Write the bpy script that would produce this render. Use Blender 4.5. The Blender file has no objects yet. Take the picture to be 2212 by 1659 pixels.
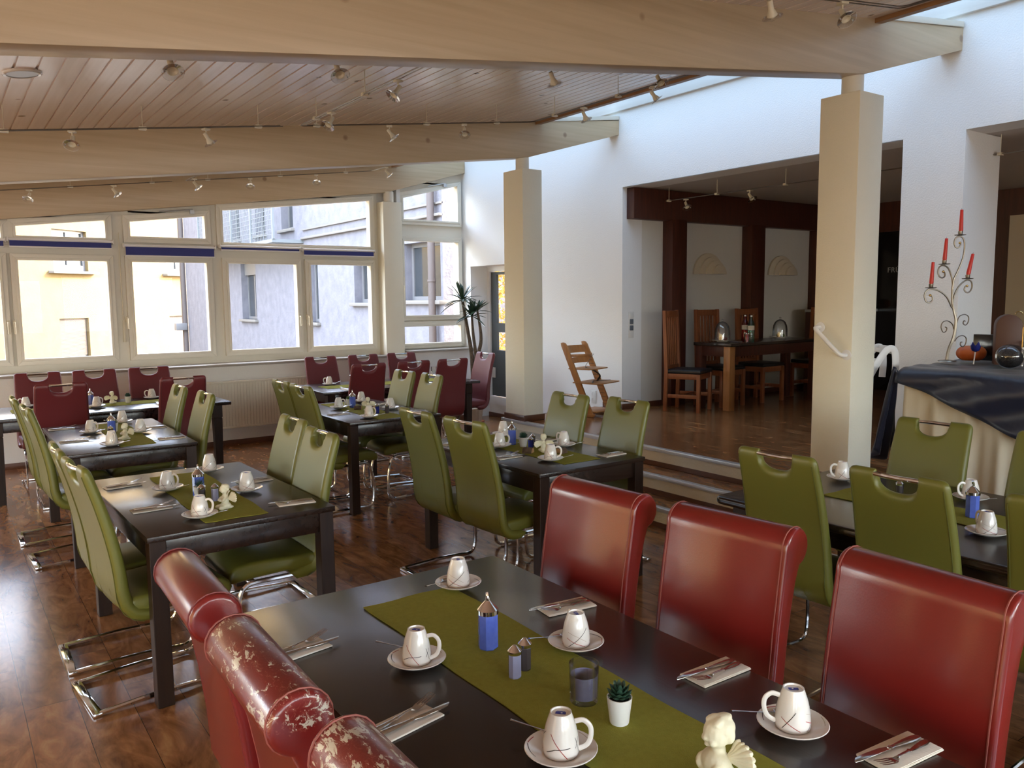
import bpy, bmesh, math, random
from mathutils import Vector, Matrix, Euler, noise
R = math.radians
PI = math.pi
random.seed(7)
sc = bpy.context.scene
C = sc.collection

# ------------------------------------------------------------------ camera, world, sun, exposure
F_PX, PITCH, ROLL, YAW = 1746.9, R(6.036), R(-0.583), R(54.62)
fw = Vector((math.cos(YAW) * math.cos(PITCH), math.sin(YAW) * math.cos(PITCH), -math.sin(PITCH)))
rt = Vector((math.sin(YAW), -math.cos(YAW), 0.0))
up = rt.cross(fw)
r2 = math.cos(ROLL) * rt + math.sin(ROLL) * up
u2 = -math.sin(ROLL) * rt + math.cos(ROLL) * up
cd = bpy.data.cameras.new('camera')
cam = bpy.data.objects.new('camera', cd)
C.objects.link(cam)
m = Matrix.Identity(4)
for i in range(3):
    m[i][0], m[i][1], m[i][2] = r2[i], u2[i], -fw[i]
m.translation = Vector((0, 0, 1.72))
cam.matrix_world = m
cd.sensor_width = 36.0
cd.sensor_fit = 'HORIZONTAL'
cd.lens = F_PX / 2212 * 36
cd.clip_start = 0.05
cd.clip_end = 300
sc.camera = cam

w = bpy.data.worlds.new('world')
sc.world = w
w.use_nodes = True
nt = w.node_tree
bg = nt.nodes['Background']
sky = nt.nodes.new('ShaderNodeTexSky')
sky.sky_type = 'NISHITA'
sky.sun_disc = False
sky.sun_elevation = R(30)
sky.sun_rotation = R(90)
sky.air_density = 1.0
sky.dust_density = 2.5
mixw = nt.nodes.new('ShaderNodeMix')
mixw.data_type = 'RGBA'
mixw.inputs['Factor'].default_value = 0.55
mixw.inputs['B'].default_value = (1.68, 1.62, 1.58, 1)
nt.links.new(sky.outputs[0], mixw.inputs['A'])
nt.links.new(mixw.outputs['Result'], bg.inputs['Color'])
bg.inputs['Strength'].default_value = 6.2

sd = bpy.data.lights.new('sun', 'SUN')
sd.energy = 24.0
sd.angle = R(0.6)
sd.color = (1.0, 0.90, 0.74)
so = bpy.data.objects.new('sun', sd)
C.objects.link(so)
sun_dir = Vector((0.98 * math.cos(R(28)), -0.17 * math.cos(R(28)), math.sin(R(28))))
so.rotation_euler = sun_dir.to_track_quat('Z', 'Y').to_euler()
so.location = (30, -5, 20)

sc.view_settings.view_transform = 'Standard'
sc.view_settings.look = 'None'
sc.view_settings.gamma = 1.0
sc.view_settings.exposure = 0.0
sc.cycles.use_denoising = True
sc.cycles.max_bounces = 10
sc.cycles.diffuse_bounces = 6
sc.cycles.glossy_bounces = 4
sc.cycles.transmission_bounces = 6
sc.cycles.transparent_max_bounces = 12
sc.cycles.caustics_reflective = False
sc.cycles.caustics_refractive = False
sc.cycles.sample_clamp_indirect = 8.0

# ------------------------------------------------------------------ materials
def mat(name, col, rough=0.5, metal=0.0, spec=0.5, coat=0.0, var=None, vscale=8.0, vstretch=(1, 1, 1), bump=0.0, bscale=60.0, bstretch=(1, 1, 1), emit=None, alpha=None, sheen=0.0):
    mt = bpy.data.materials.new(name)
    mt.use_nodes = True
    t = mt.node_tree
    b = t.nodes['Principled BSDF']
    b.inputs['Base Color'].default_value = (*col, 1)
    b.inputs['Roughness'].default_value = rough
    b.inputs['Metallic'].default_value = metal
    b.inputs['Specular IOR Level'].default_value = spec
    b.inputs['Coat Weight'].default_value = coat
    b.inputs['Coat Roughness'].default_value = 0.15
    if sheen:
        b.inputs['Sheen Weight'].default_value = sheen
    tc = None
    if var or bump:
        tc = t.nodes.new('ShaderNodeTexCoord')
    if var:
        mp = t.nodes.new('ShaderNodeMapping')
        mp.inputs['Scale'].default_value = vstretch
        n = t.nodes.new('ShaderNodeTexNoise')
        n.inputs['Scale'].default_value = vscale
        n.inputs['Detail'].default_value = 5
        n.inputs['Roughness'].default_value = 0.6
        rp = t.nodes.new('ShaderNodeValToRGB')
        rp.color_ramp.elements[0].position = 0.3
        rp.color_ramp.elements[1].position = 0.7
        rp.color_ramp.elements[0].color = (*var, 1)
        rp.color_ramp.elements[1].color = (*col, 1)
        t.links.new(tc.outputs['Object'], mp.inputs['Vector'])
        t.links.new(mp.outputs[0], n.inputs['Vector'])
        t.links.new(n.outputs['Fac'], rp.inputs['Fac'])
        t.links.new(rp.outputs['Color'], b.inputs['Base Color'])
    if bump:
        mp2 = t.nodes.new('ShaderNodeMapping')
        mp2.inputs['Scale'].default_value = bstretch
        n2 = t.nodes.new('ShaderNodeTexNoise')
        n2.inputs['Scale'].default_value = bscale
        n2.inputs['Detail'].default_value = 3
        bp = t.nodes.new('ShaderNodeBump')
        bp.inputs['Strength'].default_value = bump
        bp.inputs['Distance'].default_value = 0.01
        t.links.new(tc.outputs['Object'], mp2.inputs['Vector'])
        t.links.new(mp2.outputs[0], n2.inputs['Vector'])
        t.links.new(n2.outputs['Fac'], bp.inputs['Height'])
        t.links.new(bp.outputs[0], b.inputs['Normal'])
    return mt

def glass_mat(name, tint=(1, 1, 1), refl=0.08, rough=0.0, graz=0.6):
    mt = bpy.data.materials.new(name)
    mt.use_nodes = True
    t = mt.node_tree
    t.nodes.remove(t.nodes['Principled BSDF'])
    tr = t.nodes.new('ShaderNodeBsdfTransparent')
    tr.inputs[0].default_value = (*tint, 1)
    gl = t.nodes.new('ShaderNodeBsdfGlossy')
    gl.inputs['Roughness'].default_value = rough
    mx = t.nodes.new('ShaderNodeMixShader')
    lw = t.nodes.new('ShaderNodeLayerWeight')
    lw.inputs['Blend'].default_value = 0.25
    ml = t.nodes.new('ShaderNodeMath')
    ml.operation = 'MULTIPLY_ADD'
    ml.inputs[1].default_value = graz
    ml.inputs[2].default_value = refl * 0.5
    t.links.new(lw.outputs['Fresnel'], ml.inputs[0])
    t.links.new(ml.outputs[0], mx.inputs[0])
    t.links.new(tr.outputs[0], mx.inputs[1])
    t.links.new(gl.outputs[0], mx.inputs[2])
    t.links.new(mx.outputs[0], t.nodes['Material Output'].inputs['Surface'])
    return mt

def wood_floor(name):
    mt = bpy.data.materials.new(name)
    mt.use_nodes = True
    t = mt.node_tree
    N, L = t.nodes, t.links
    b = N['Principled BSDF']
    tc = N.new('ShaderNodeTexCoord')
    mp = N.new('ShaderNodeMapping')
    mp.inputs['Rotation'].default_value = (0, 0, R(90))
    br = N.new('ShaderNodeTexBrick')
    br.offset = 0.37
    br.inputs['Scale'].default_value = 1.0
    br.inputs['Brick Width'].default_value = 1.29
    br.inputs['Row Height'].default_value = 0.194
    br.inputs['Mortar Size'].default_value = 0.0012
    br.inputs['Color1'].default_value = (0.25, 0.25, 0.25, 1)
    br.inputs['Color2'].default_value = (0.85, 0.85, 0.85, 1)
    br.inputs['Mortar'].default_value = (0, 0, 0, 1)
    L.new(tc.outputs['Object'], mp.inputs['Vector'])
    L.new(mp.outputs[0], br.inputs['Vector'])
    # plank-wise offset of the grain
    mp2 = N.new('ShaderNodeMapping')
    mp2.inputs['Scale'].default_value = (3.4, 1.25, 1)
    add = N.new('ShaderNodeVectorMath')
    add.operation = 'MULTIPLY_ADD'
    add.inputs[1].default_value = (9, 9, 9)
    L.new(br.outputs['Color'], add.inputs[0])
    L.new(tc.outputs['Object'], add.inputs[2])
    L.new(add.outputs[0], mp2.inputs['Vector'])
    n1 = N.new('ShaderNodeTexNoise')
    n1.inputs['Scale'].default_value = 2.6
    n1.inputs['Detail'].default_value = 8
    n1.inputs['Roughness'].default_value = 0.62
    n1.inputs['Distortion'].default_value = 1.3
    L.new(mp2.outputs[0], n1.inputs['Vector'])
    rp = N.new('ShaderNodeValToRGB')
    e = rp.color_ramp.elements
    e[0].position, e[0].color = 0.28, (0.095, 0.034, 0.014, 1)
    e[1].position, e[1].color = 0.74, (0.56, 0.28, 0.115, 1)
    x = e.new(0.42); x.color = (0.26, 0.105, 0.040, 1)
    x = e.new(0.55); x.color = (0.38, 0.165, 0.062, 1)
    L.new(n1.outputs['Fac'], rp.inputs['Fac'])
    n2 = N.new('ShaderNodeTexNoise')
    n2.inputs['Scale'].default_value = 14
    n2.inputs['Detail'].default_value = 4
    mp3 = N.new('ShaderNodeMapping')
    mp3.inputs['Scale'].default_value = (5, 0.6, 1)
    L.new(tc.outputs['Object'], mp3.inputs['Vector'])
    L.new(mp3.outputs[0], n2.inputs['Vector'])
    mx = N.new('ShaderNodeMix')
    mx.data_type = 'RGBA'
    mx.blend_type = 'MULTIPLY'
    mx.inputs['Factor'].default_value = 0.35
    L.new(rp.outputs['Color'], mx.inputs['A'])
    L.new(n2.outputs['Fac'], mx.inputs['B'])
    mo = N.new('ShaderNodeMix')
    mo.data_type = 'RGBA'
    mo.inputs['B'].default_value = (0.035, 0.014, 0.007, 1)
    L.new(br.outputs['Fac'], mo.inputs['Factor'])
    L.new(mx.outputs['Result'], mo.inputs['A'])
    tint = N.new('ShaderNodeMix')
    tint.data_type = 'RGBA'
    tint.blend_type = 'MULTIPLY'
    tint.inputs['Factor'].default_value = 0.35
    L.new(mo.outputs['Result'], tint.inputs['A'])
    L.new(br.outputs['Color'], tint.inputs['B'])
    L.new(tint.outputs['Result'], b.inputs['Base Color'])
    b.inputs['Roughness'].default_value = 0.20
    b.inputs['Specular IOR Level'].default_value = 0.36
    bp = N.new('ShaderNodeBump')
    bp.inputs['Strength'].default_value = 0.03
    bp.inputs['Distance'].default_value = 0.002
    L.new(n2.outputs['Fac'], bp.inputs['Height'])
    L.new(bp.outputs[0], b.inputs['Normal'])
    return mt

def spruce(name, c1, c2, knot, rough, stretch, kscale, coat=0.0):
    mt = bpy.data.materials.new(name)
    mt.use_nodes = True
    t = mt.node_tree
    N, L = t.nodes, t.links
    b = N['Principled BSDF']
    tc = N.new('ShaderNodeTexCoord')
    mp = N.new('ShaderNodeMapping')
    mp.inputs['Scale'].default_value = stretch
    n = N.new('ShaderNodeTexNoise')
    n.inputs['Scale'].default_value = 3.0
    n.inputs['Detail'].default_value = 6
    n.inputs['Distortion'].default_value = 0.4
    L.new(tc.outputs['Object'], mp.inputs[0])
    L.new(mp.outputs[0], n.inputs['Vector'])
    rp = N.new('ShaderNodeValToRGB')
    rp.color_ramp.elements[0].position, rp.color_ramp.elements[0].color = 0.3, (*c2, 1)
    rp.color_ramp.elements[1].position, rp.color_ramp.elements[1].color = 0.68, (*c1, 1)
    L.new(n.outputs['Fac'], rp.inputs['Fac'])
    v = N.new('ShaderNodeTexVoronoi')
    v.inputs['Scale'].default_value = kscale
    L.new(tc.outputs['Object'], v.inputs['Vector'])
    kr = N.new('ShaderNodeValToRGB')
    kr.color_ramp.elements[0].position, kr.color_ramp.elements[0].color = 0.045, (1, 1, 1, 1)
    kr.color_ramp.elements[1].position, kr.color_ramp.elements[1].color = 0.085, (0, 0, 0, 1)
    L.new(v.outputs['Distance'], kr.inputs['Fac'])
    mx = N.new('ShaderNodeMix')
    mx.data_type = 'RGBA'
    mx.inputs['B'].default_value = (*knot, 1)
    L.new(kr.outputs['Color'], mx.inputs['Factor'])
    L.new(rp.outputs['Color'], mx.inputs['A'])
    L.new(mx.outputs['Result'], b.inputs['Base Color'])
    b.inputs['Roughness'].default_value = rough
    b.inputs['Coat Weight'].default_value = coat
    b.inputs['Coat Roughness'].default_value = 0.2
    return mt

def worn_leather(name, col, thr):
    mt = mat(name, col, rough=0.3, coat=0.35, bump=0.04, bscale=220)
    t = mt.node_tree
    N, L = t.nodes, t.links
    b = N['Principled BSDF']
    tc = N.new('ShaderNodeTexCoord')
    mp = N.new('ShaderNodeMapping')
    mp.inputs['Scale'].default_value = (1.8, 0.7, 1.8)
    L.new(tc.outputs['Object'], mp.inputs[0])
    fine = N.new('ShaderNodeTexNoise')
    fine.inputs['Scale'].default_value = 34
    fine.inputs['Detail'].default_value = 7
    fine.inputs['Roughness'].default_value = 0.72
    fine.inputs['Distortion'].default_value = 0.8
    L.new(mp.outputs[0], fine.inputs['Vector'])
    big = N.new('ShaderNodeTexNoise')
    big.inputs['Scale'].default_value = 7.0
    big.inputs['Detail'].default_value = 2
    L.new(tc.outputs['Object'], big.inputs['Vector'])
    sx = N.new('ShaderNodeSeparateXYZ')
    L.new(tc.outputs['Object'], sx.inputs[0])
    mr = N.new('ShaderNodeMapRange')
    mr.inputs['From Min'].default_value = 0.90
    mr.inputs['From Max'].default_value = 0.98
    L.new(sx.outputs['Z'], mr.inputs['Value'])
    def math_(op, a_, b_):
        n_ = N.new('ShaderNodeMath'); n_.operation = op
        for i_, v_ in enumerate((a_, b_)):
            if isinstance(v_, (int, float)): n_.inputs[i_].default_value = v_
            else: L.new(v_, n_.inputs[i_])
        return n_.outputs[0]
    v1 = math_('ADD', fine.outputs['Fac'], math_('MULTIPLY', big.outputs['Fac'], 0.45))
    v2 = math_('MULTIPLY', v1, mr.outputs[0])
    flake = math_('GREATER_THAN', v2, thr)
    # hairline cracks between the flakes
    vo = N.new('ShaderNodeTexVoronoi')
    vo.feature = 'DISTANCE_TO_EDGE'
    vo.inputs['Scale'].default_value = 42
    vm = N.new('ShaderNodeVectorMath'); vm.operation = 'MULTIPLY_ADD'
    vm.inputs[1].default_value = (0.06, 0.06, 0.06)
    L.new(fine.outputs['Color'], vm.inputs[0]); L.new(mp.outputs[0], vm.inputs[2])
    L.new(vm.outputs[0], vo.inputs['Vector'])
    hair = math_('MULTIPLY', math_('LESS_THAN', vo.outputs['Distance'], 0.022), math_('GREATER_THAN', v2, thr - 0.10))
    mx0 = N.new('ShaderNodeMix'); mx0.data_type = 'RGBA'
    mx0.inputs['A'].default_value = (*col, 1)
    mx0.inputs['B'].default_value = (0.30, 0.10, 0.075, 1)
    L.new(hair, mx0.inputs['Factor'])
    mx = N.new('ShaderNodeMix'); mx.data_type = 'RGBA'
    mx.inputs['B'].default_value = (0.58, 0.55, 0.48, 1)
    L.new(flake, mx.inputs['Factor'])
    L.new(mx0.outputs['Result'], mx.inputs['A'])
    L.new(mx.outputs['Result'], b.inputs['Base Color'])
    return mt

M = dict(
    wall=mat('white plaster', (0.80, 0.80, 0.79), 0.85, bump=0.25, bscale=90),
    column=mat('cream paint', (0.78, 0.75, 0.63), 0.8, bump=0.2, bscale=110),
    lowwall=mat('off white paint', (0.74, 0.73, 0.70), 0.85, bump=0.2, bscale=90),
    wframe=mat('cream lacquered wood', (0.70, 0.67, 0.58), 0.4, bump=0.05, bscale=30, bstretch=(1, 1, 6)),
    sillm=mat('stone sill', (0.32, 0.29, 0.25), 0.5),
    beam=spruce('whitewashed spruce', (0.54, 0.42, 0.27), (0.46, 0.35, 0.215), (0.30, 0.20, 0.12), 0.45, (0.35, 5, 9), 2.6, 0.15),
    board=spruce('whitewashed ceiling boards', (0.84, 0.74, 0.66), (0.76, 0.65, 0.56), (0.20, 0.11, 0.07), 0.26, (9, 0.4, 5), 3.1, 0.3),
    plate=spruce('pale glazed timber', (0.78, 0.78, 0.76), (0.70, 0.69, 0.66), (0.45, 0.40, 0.36), 0.5, (9, 0.4, 5), 1.4),
    trimw=mat('pine trim', (0.36, 0.20, 0.09), 0.5, var=(0.26, 0.13, 0.055), vscale=5, vstretch=(8, 0.5, 8)),
    darkwood=mat('dark mahogany stain', (0.075, 0.018, 0.009), 0.45, var=(0.04, 0.010, 0.006), vscale=6, vstretch=(8, 8, 0.5)),
    floor=wood_floor('laminate floor'),
    skirt=mat('walnut skirting', (0.13, 0.05, 0.025), 0.35, var=(0.08, 0.03, 0.015), vscale=6),
    nosing=mat('aluminium nosing', (0.55, 0.56, 0.57), 0.4, 0.7),
    riser=mat('cream step riser', (0.66, 0.61, 0.48), 0.8, bump=0.3, bscale=60),
    table=mat('dark stained table wood', (0.030, 0.017, 0.012), 0.27, spec=0.42, coat=0.20, var=(0.018, 0.010, 0.008), vscale=5, vstretch=(6, 0.7, 6), bump=0.03, bscale=14, bstretch=(8, 1, 8)),
    tableend=mat('dark stained leg wood', (0.034, 0.018, 0.011), 0.4, spec=0.25, var=(0.018, 0.010, 0.008), vscale=6, vstretch=(6, 6, 0.6)),
    green=mat('olive green leather', (0.142, 0.145, 0.024), 0.42, coat=0.08, bump=0.03, bscale=260),
    greend=mat('olive piping', (0.09, 0.095, 0.012), 0.5),
    wine=mat('wine red leather', (0.125, 0.012, 0.017), 0.45, coat=0.06, bump=0.03, bscale=260),
    wined=mat('wine red piping', (0.07, 0.008, 0.010), 0.5),
    red=mat('red leather', (0.185, 0.012, 0.010), 0.28, coat=0.35, bump=0.03, bscale=200),
    redseam=mat('red stitching', (0.16, 0.012, 0.010), 0.5),
    palestitch=mat('pale stitching', (0.26, 0.065, 0.05), 0.6),
    red1=worn_leather('lightly worn red leather', (0.17, 0.012, 0.011), 0.99),
    red2=worn_leather('cracked red leather', (0.165, 0.014, 0.013), 0.798),
    red3=worn_leather('heavily cracked red leather', (0.175, 0.014, 0.012), 0.755),
    chrome=mat('chrome', (0.82, 0.82, 0.82), 0.08, 1.0),
    steel=mat('polished steel', (0.62, 0.61, 0.60), 0.16, 1.0),
    iron=mat('brushed iron', (0.25, 0.22, 0.18), 0.35, 1.0),
    gold=mat('brass bead', (0.70, 0.50, 0.20), 0.2, 1.0),
    porc=mat('white porcelain', (0.80, 0.77, 0.72), 0.12, coat=0.3),
    black=mat('black glaze line', (0.015, 0.012, 0.012), 0.4),
    redl=mat('red glaze line', (0.35, 0.03, 0.03), 0.4),
    tan=mat('tan glaze line', (0.45, 0.38, 0.30), 0.4),
    bluel=mat('blue backstamp', (0.02, 0.03, 0.35), 0.4),
    linen=mat('olive felt runner', (0.30, 0.29, 0.045), 0.95, spec=0.2, var=(0.26, 0.25, 0.036), vscale=60, bump=0.5, bscale=500),
    paper=mat('cream paper napkin', (0.78, 0.72, 0.62), 0.9, bump=0.15, bscale=120),
    blueg=mat('blue frosted glass', (0.075, 0.12, 0.50), 0.22, coat=0.4, var=(0.11, 0.17, 0.58), vscale=26),
    blued=mat('deep blue glass', (0.012, 0.020, 0.20), 0.15, coat=0.5),
    saltm=mat('pale lilac glass', (0.30, 0.31, 0.46), 0.2, coat=0.4),
    pepm=mat('dark pepper glass', (0.06, 0.05, 0.055), 0.2, coat=0.4),
    candle=mat('mauve candle wax', (0.14, 0.13, 0.26), 0.5, var=(0.22, 0.21, 0.33), vscale=22),
    angel=mat('ivory plaster', (0.80, 0.76, 0.56), 0.6, bump=0.1, bscale=90),
    pot=mat('white pot', (0.80, 0.80, 0.76), 0.35),
    soil=mat('dark soil', (0.012, 0.010, 0.010), 0.9, bump=0.8, bscale=120),
    leaf=mat('succulent leaf', (0.035, 0.085, 0.050), 0.45, var=(0.020, 0.055, 0.036), vscale=30),
    leaf2=mat('bright succulent leaf', (0.10, 0.16, 0.03), 0.45),
    palm=mat('palm leaf', (0.035, 0.075, 0.040), 0.4, var=(0.02, 0.05, 0.03), vscale=9),
    trunk=mat('spiny trunk', (0.16, 0.12, 0.08), 0.9, var=(0.07, 0.05, 0.035), vscale=60, bump=1.0, bscale=90),
    terracotta=mat('terracotta', (0.30, 0.10, 0.05), 0.8),
    basket=mat('paper pot wrap', (0.38, 0.30, 0.22), 0.8, bump=0.8, bscale=22),
    navy=mat('navy satin cloth', (0.006, 0.010, 0.030), 0.42, sheen=0.15),
    cream=mat('cream cloth', (0.62, 0.55, 0.42), 0.9),
    candr=mat('red candle wax', (0.62, 0.035, 0.025), 0.4),
    orange=mat('pumpkin skin', (0.60, 0.150, 0.030), 0.45, var=(0.48, 0.095, 0.018), vscale=10),
    stalk=mat('pumpkin stalk', (0.22, 0.16, 0.08), 0.8),
    whitepl=mat('white plastic', (0.72, 0.71, 0.68), 0.4),
    white=mat('white paint', (0.80, 0.80, 0.80), 0.35),
    greyrk=mat('grey rocker', (0.12, 0.14, 0.17), 0.4),
    beige=mat('cream lamp plastic', (0.62, 0.57, 0.44), 0.4),
    blind=mat('navy blind fabric', (0.035, 0.045, 0.20), 0.8),
    radiator=mat('cream radiator enamel', (0.66, 0.62, 0.51), 0.45),
    oak=mat('honey beech', (0.42, 0.19, 0.06), 0.45, var=(0.33, 0.14, 0.045), vscale=5, vstretch=(6, 6, 0.6)),
    cherry=mat('reddish chair wood', (0.26, 0.085, 0.030), 0.4, var=(0.19, 0.055, 0.02), vscale=5, vstretch=(8, 8, 0.6)),
    seatblack=mat('black seat leather', (0.010, 0.011, 0.014), 0.4),
    bark=mat('log bark', (0.12, 0.075, 0.045), 0.9, bump=1.0, bscale=60),
    logend=mat('log cut face', (0.45, 0.25, 0.11), 0.8),
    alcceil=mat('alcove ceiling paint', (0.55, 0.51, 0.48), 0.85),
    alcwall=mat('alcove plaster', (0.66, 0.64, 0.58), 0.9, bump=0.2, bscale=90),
    blackpl=mat('black gloss plastic', (0.008, 0.008, 0.009), 0.15),
    lantern=mat('brown leather lantern', (0.075, 0.028, 0.016), 0.5),
    doorgrey=mat('dark grey door', (0.055, 0.062, 0.064), 0.4),
    doorbeige=mat('beige door', (0.50, 0.42, 0.30), 0.5),
    signm=mat('faded sign lettering', (0.30, 0.30, 0.30), 0.6),
    glass=glass_mat('window glass', refl=0.012, graz=0.12),
    skyglass=glass_mat('tinted roof glazing', (0.225, 0.285, 0.32)),
    clear=glass_mat('clear glassware', (0.97, 0.98, 0.98), 0.16),
    bottle=glass_mat('green bottle', (0.45, 0.80, 0.72), 0.15),
    redglass=glass_mat('red drink glass', (0.75, 0.12, 0.12), 0.15),
    gbuild=mat('grey roughcast render', (0.190, 0.188, 0.212), 0.95, var=(0.135, 0.134, 0.156), vscale=3.5, bump=1.0, bscale=14),
    gtrim=mat('pale render band', (0.17, 0.16, 0.145), 0.9),
    ybuild=mat('ochre render', (0.150, 0.110, 0.048), 0.95, var=(0.135, 0.092, 0.037), vscale=2.0, bump=0.6, bscale=10),
    shutter=mat('roller shutter', (0.050, 0.037, 0.032), 0.7),
    exwin=mat('white outdoor window frame', (0.15, 0.15, 0.155), 0.5),
    darkglass=mat('dark outdoor pane', (0.03, 0.036, 0.04), 0.08, coat=1.0),
    pipe=mat('brown downpipe', (0.075, 0.06, 0.056), 0.6),
    cage=mat('grey wire mesh', (0.17, 0.19, 0.20), 0.6),
    autumn=mat('autumn leaves', (0.55, 0.33, 0.03), 0.8, var=(0.30, 0.22, 0.03), vscale=3),
    ground=mat('courtyard ground', (0.20, 0.165, 0.12), 0.95),
)

# ------------------------------------------------------------------ mesh helpers
def frames(pts, closed=False):
    n = len(pts)
    tans = []
    for i in range(n):
        a = pts[i - 1] if (i > 0 or closed) else pts[i]
        b = pts[(i + 1) % n] if (i < n - 1 or closed) else pts[i]
        tans.append((b - a).normalized())
    ref = Vector((0, 0, 1)) if abs(tans[0].z) < 0.9 else Vector((1, 0, 0))
    nrm = (ref - tans[0] * ref.dot(tans[0])).normalized()
    out = []
    for t in tans:
        nrm = (nrm - t * nrm.dot(t))
        if nrm.length < 1e-6:
            nrm = t.orthogonal()
        nrm.normalize()
        out.append((t, nrm, t.cross(nrm)))
    return out

def fillet(pts, r, seg=5):
    pts = [Vector(p) for p in pts]
    out = [pts[0]]
    for i in range(1, len(pts) - 1):
        p, a, b = pts[i], pts[i - 1], pts[i + 1]
        u, v = (a - p), (b - p)
        rr = min(r if not isinstance(r, (list, tuple)) else r[i], u.length * 0.49, v.length * 0.49)
        if rr < 1e-5:
            out.append(p)
            continue
        s, e = p + u.normalized() * rr, p + v.normalized() * rr
        for k in range(seg + 1):
            t = k / seg
            out.append(s * (1 - t) ** 2 + p * 2 * t * (1 - t) + e * t * t)
    out.append(pts[-1])
    return out

def spline(pts, seg=8):
    pts = [Vector(p) for p in pts]
    P = [2 * pts[0] - pts[1]] + pts + [2 * pts[-1] - pts[-2]]
    out = []
    for i in range(1, len(P) - 2):
        a, b, c, d = P[i - 1], P[i], P[i + 1], P[i + 2]
        for k in range(seg):
            t = k / seg
            out.append(0.5 * ((2 * b) + (c - a) * t + (2 * a - 5 * b + 4 * c - d) * t * t + (3 * b - a - 3 * c + d) * t ** 3))
    out.append(pts[-1])
    return out

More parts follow.
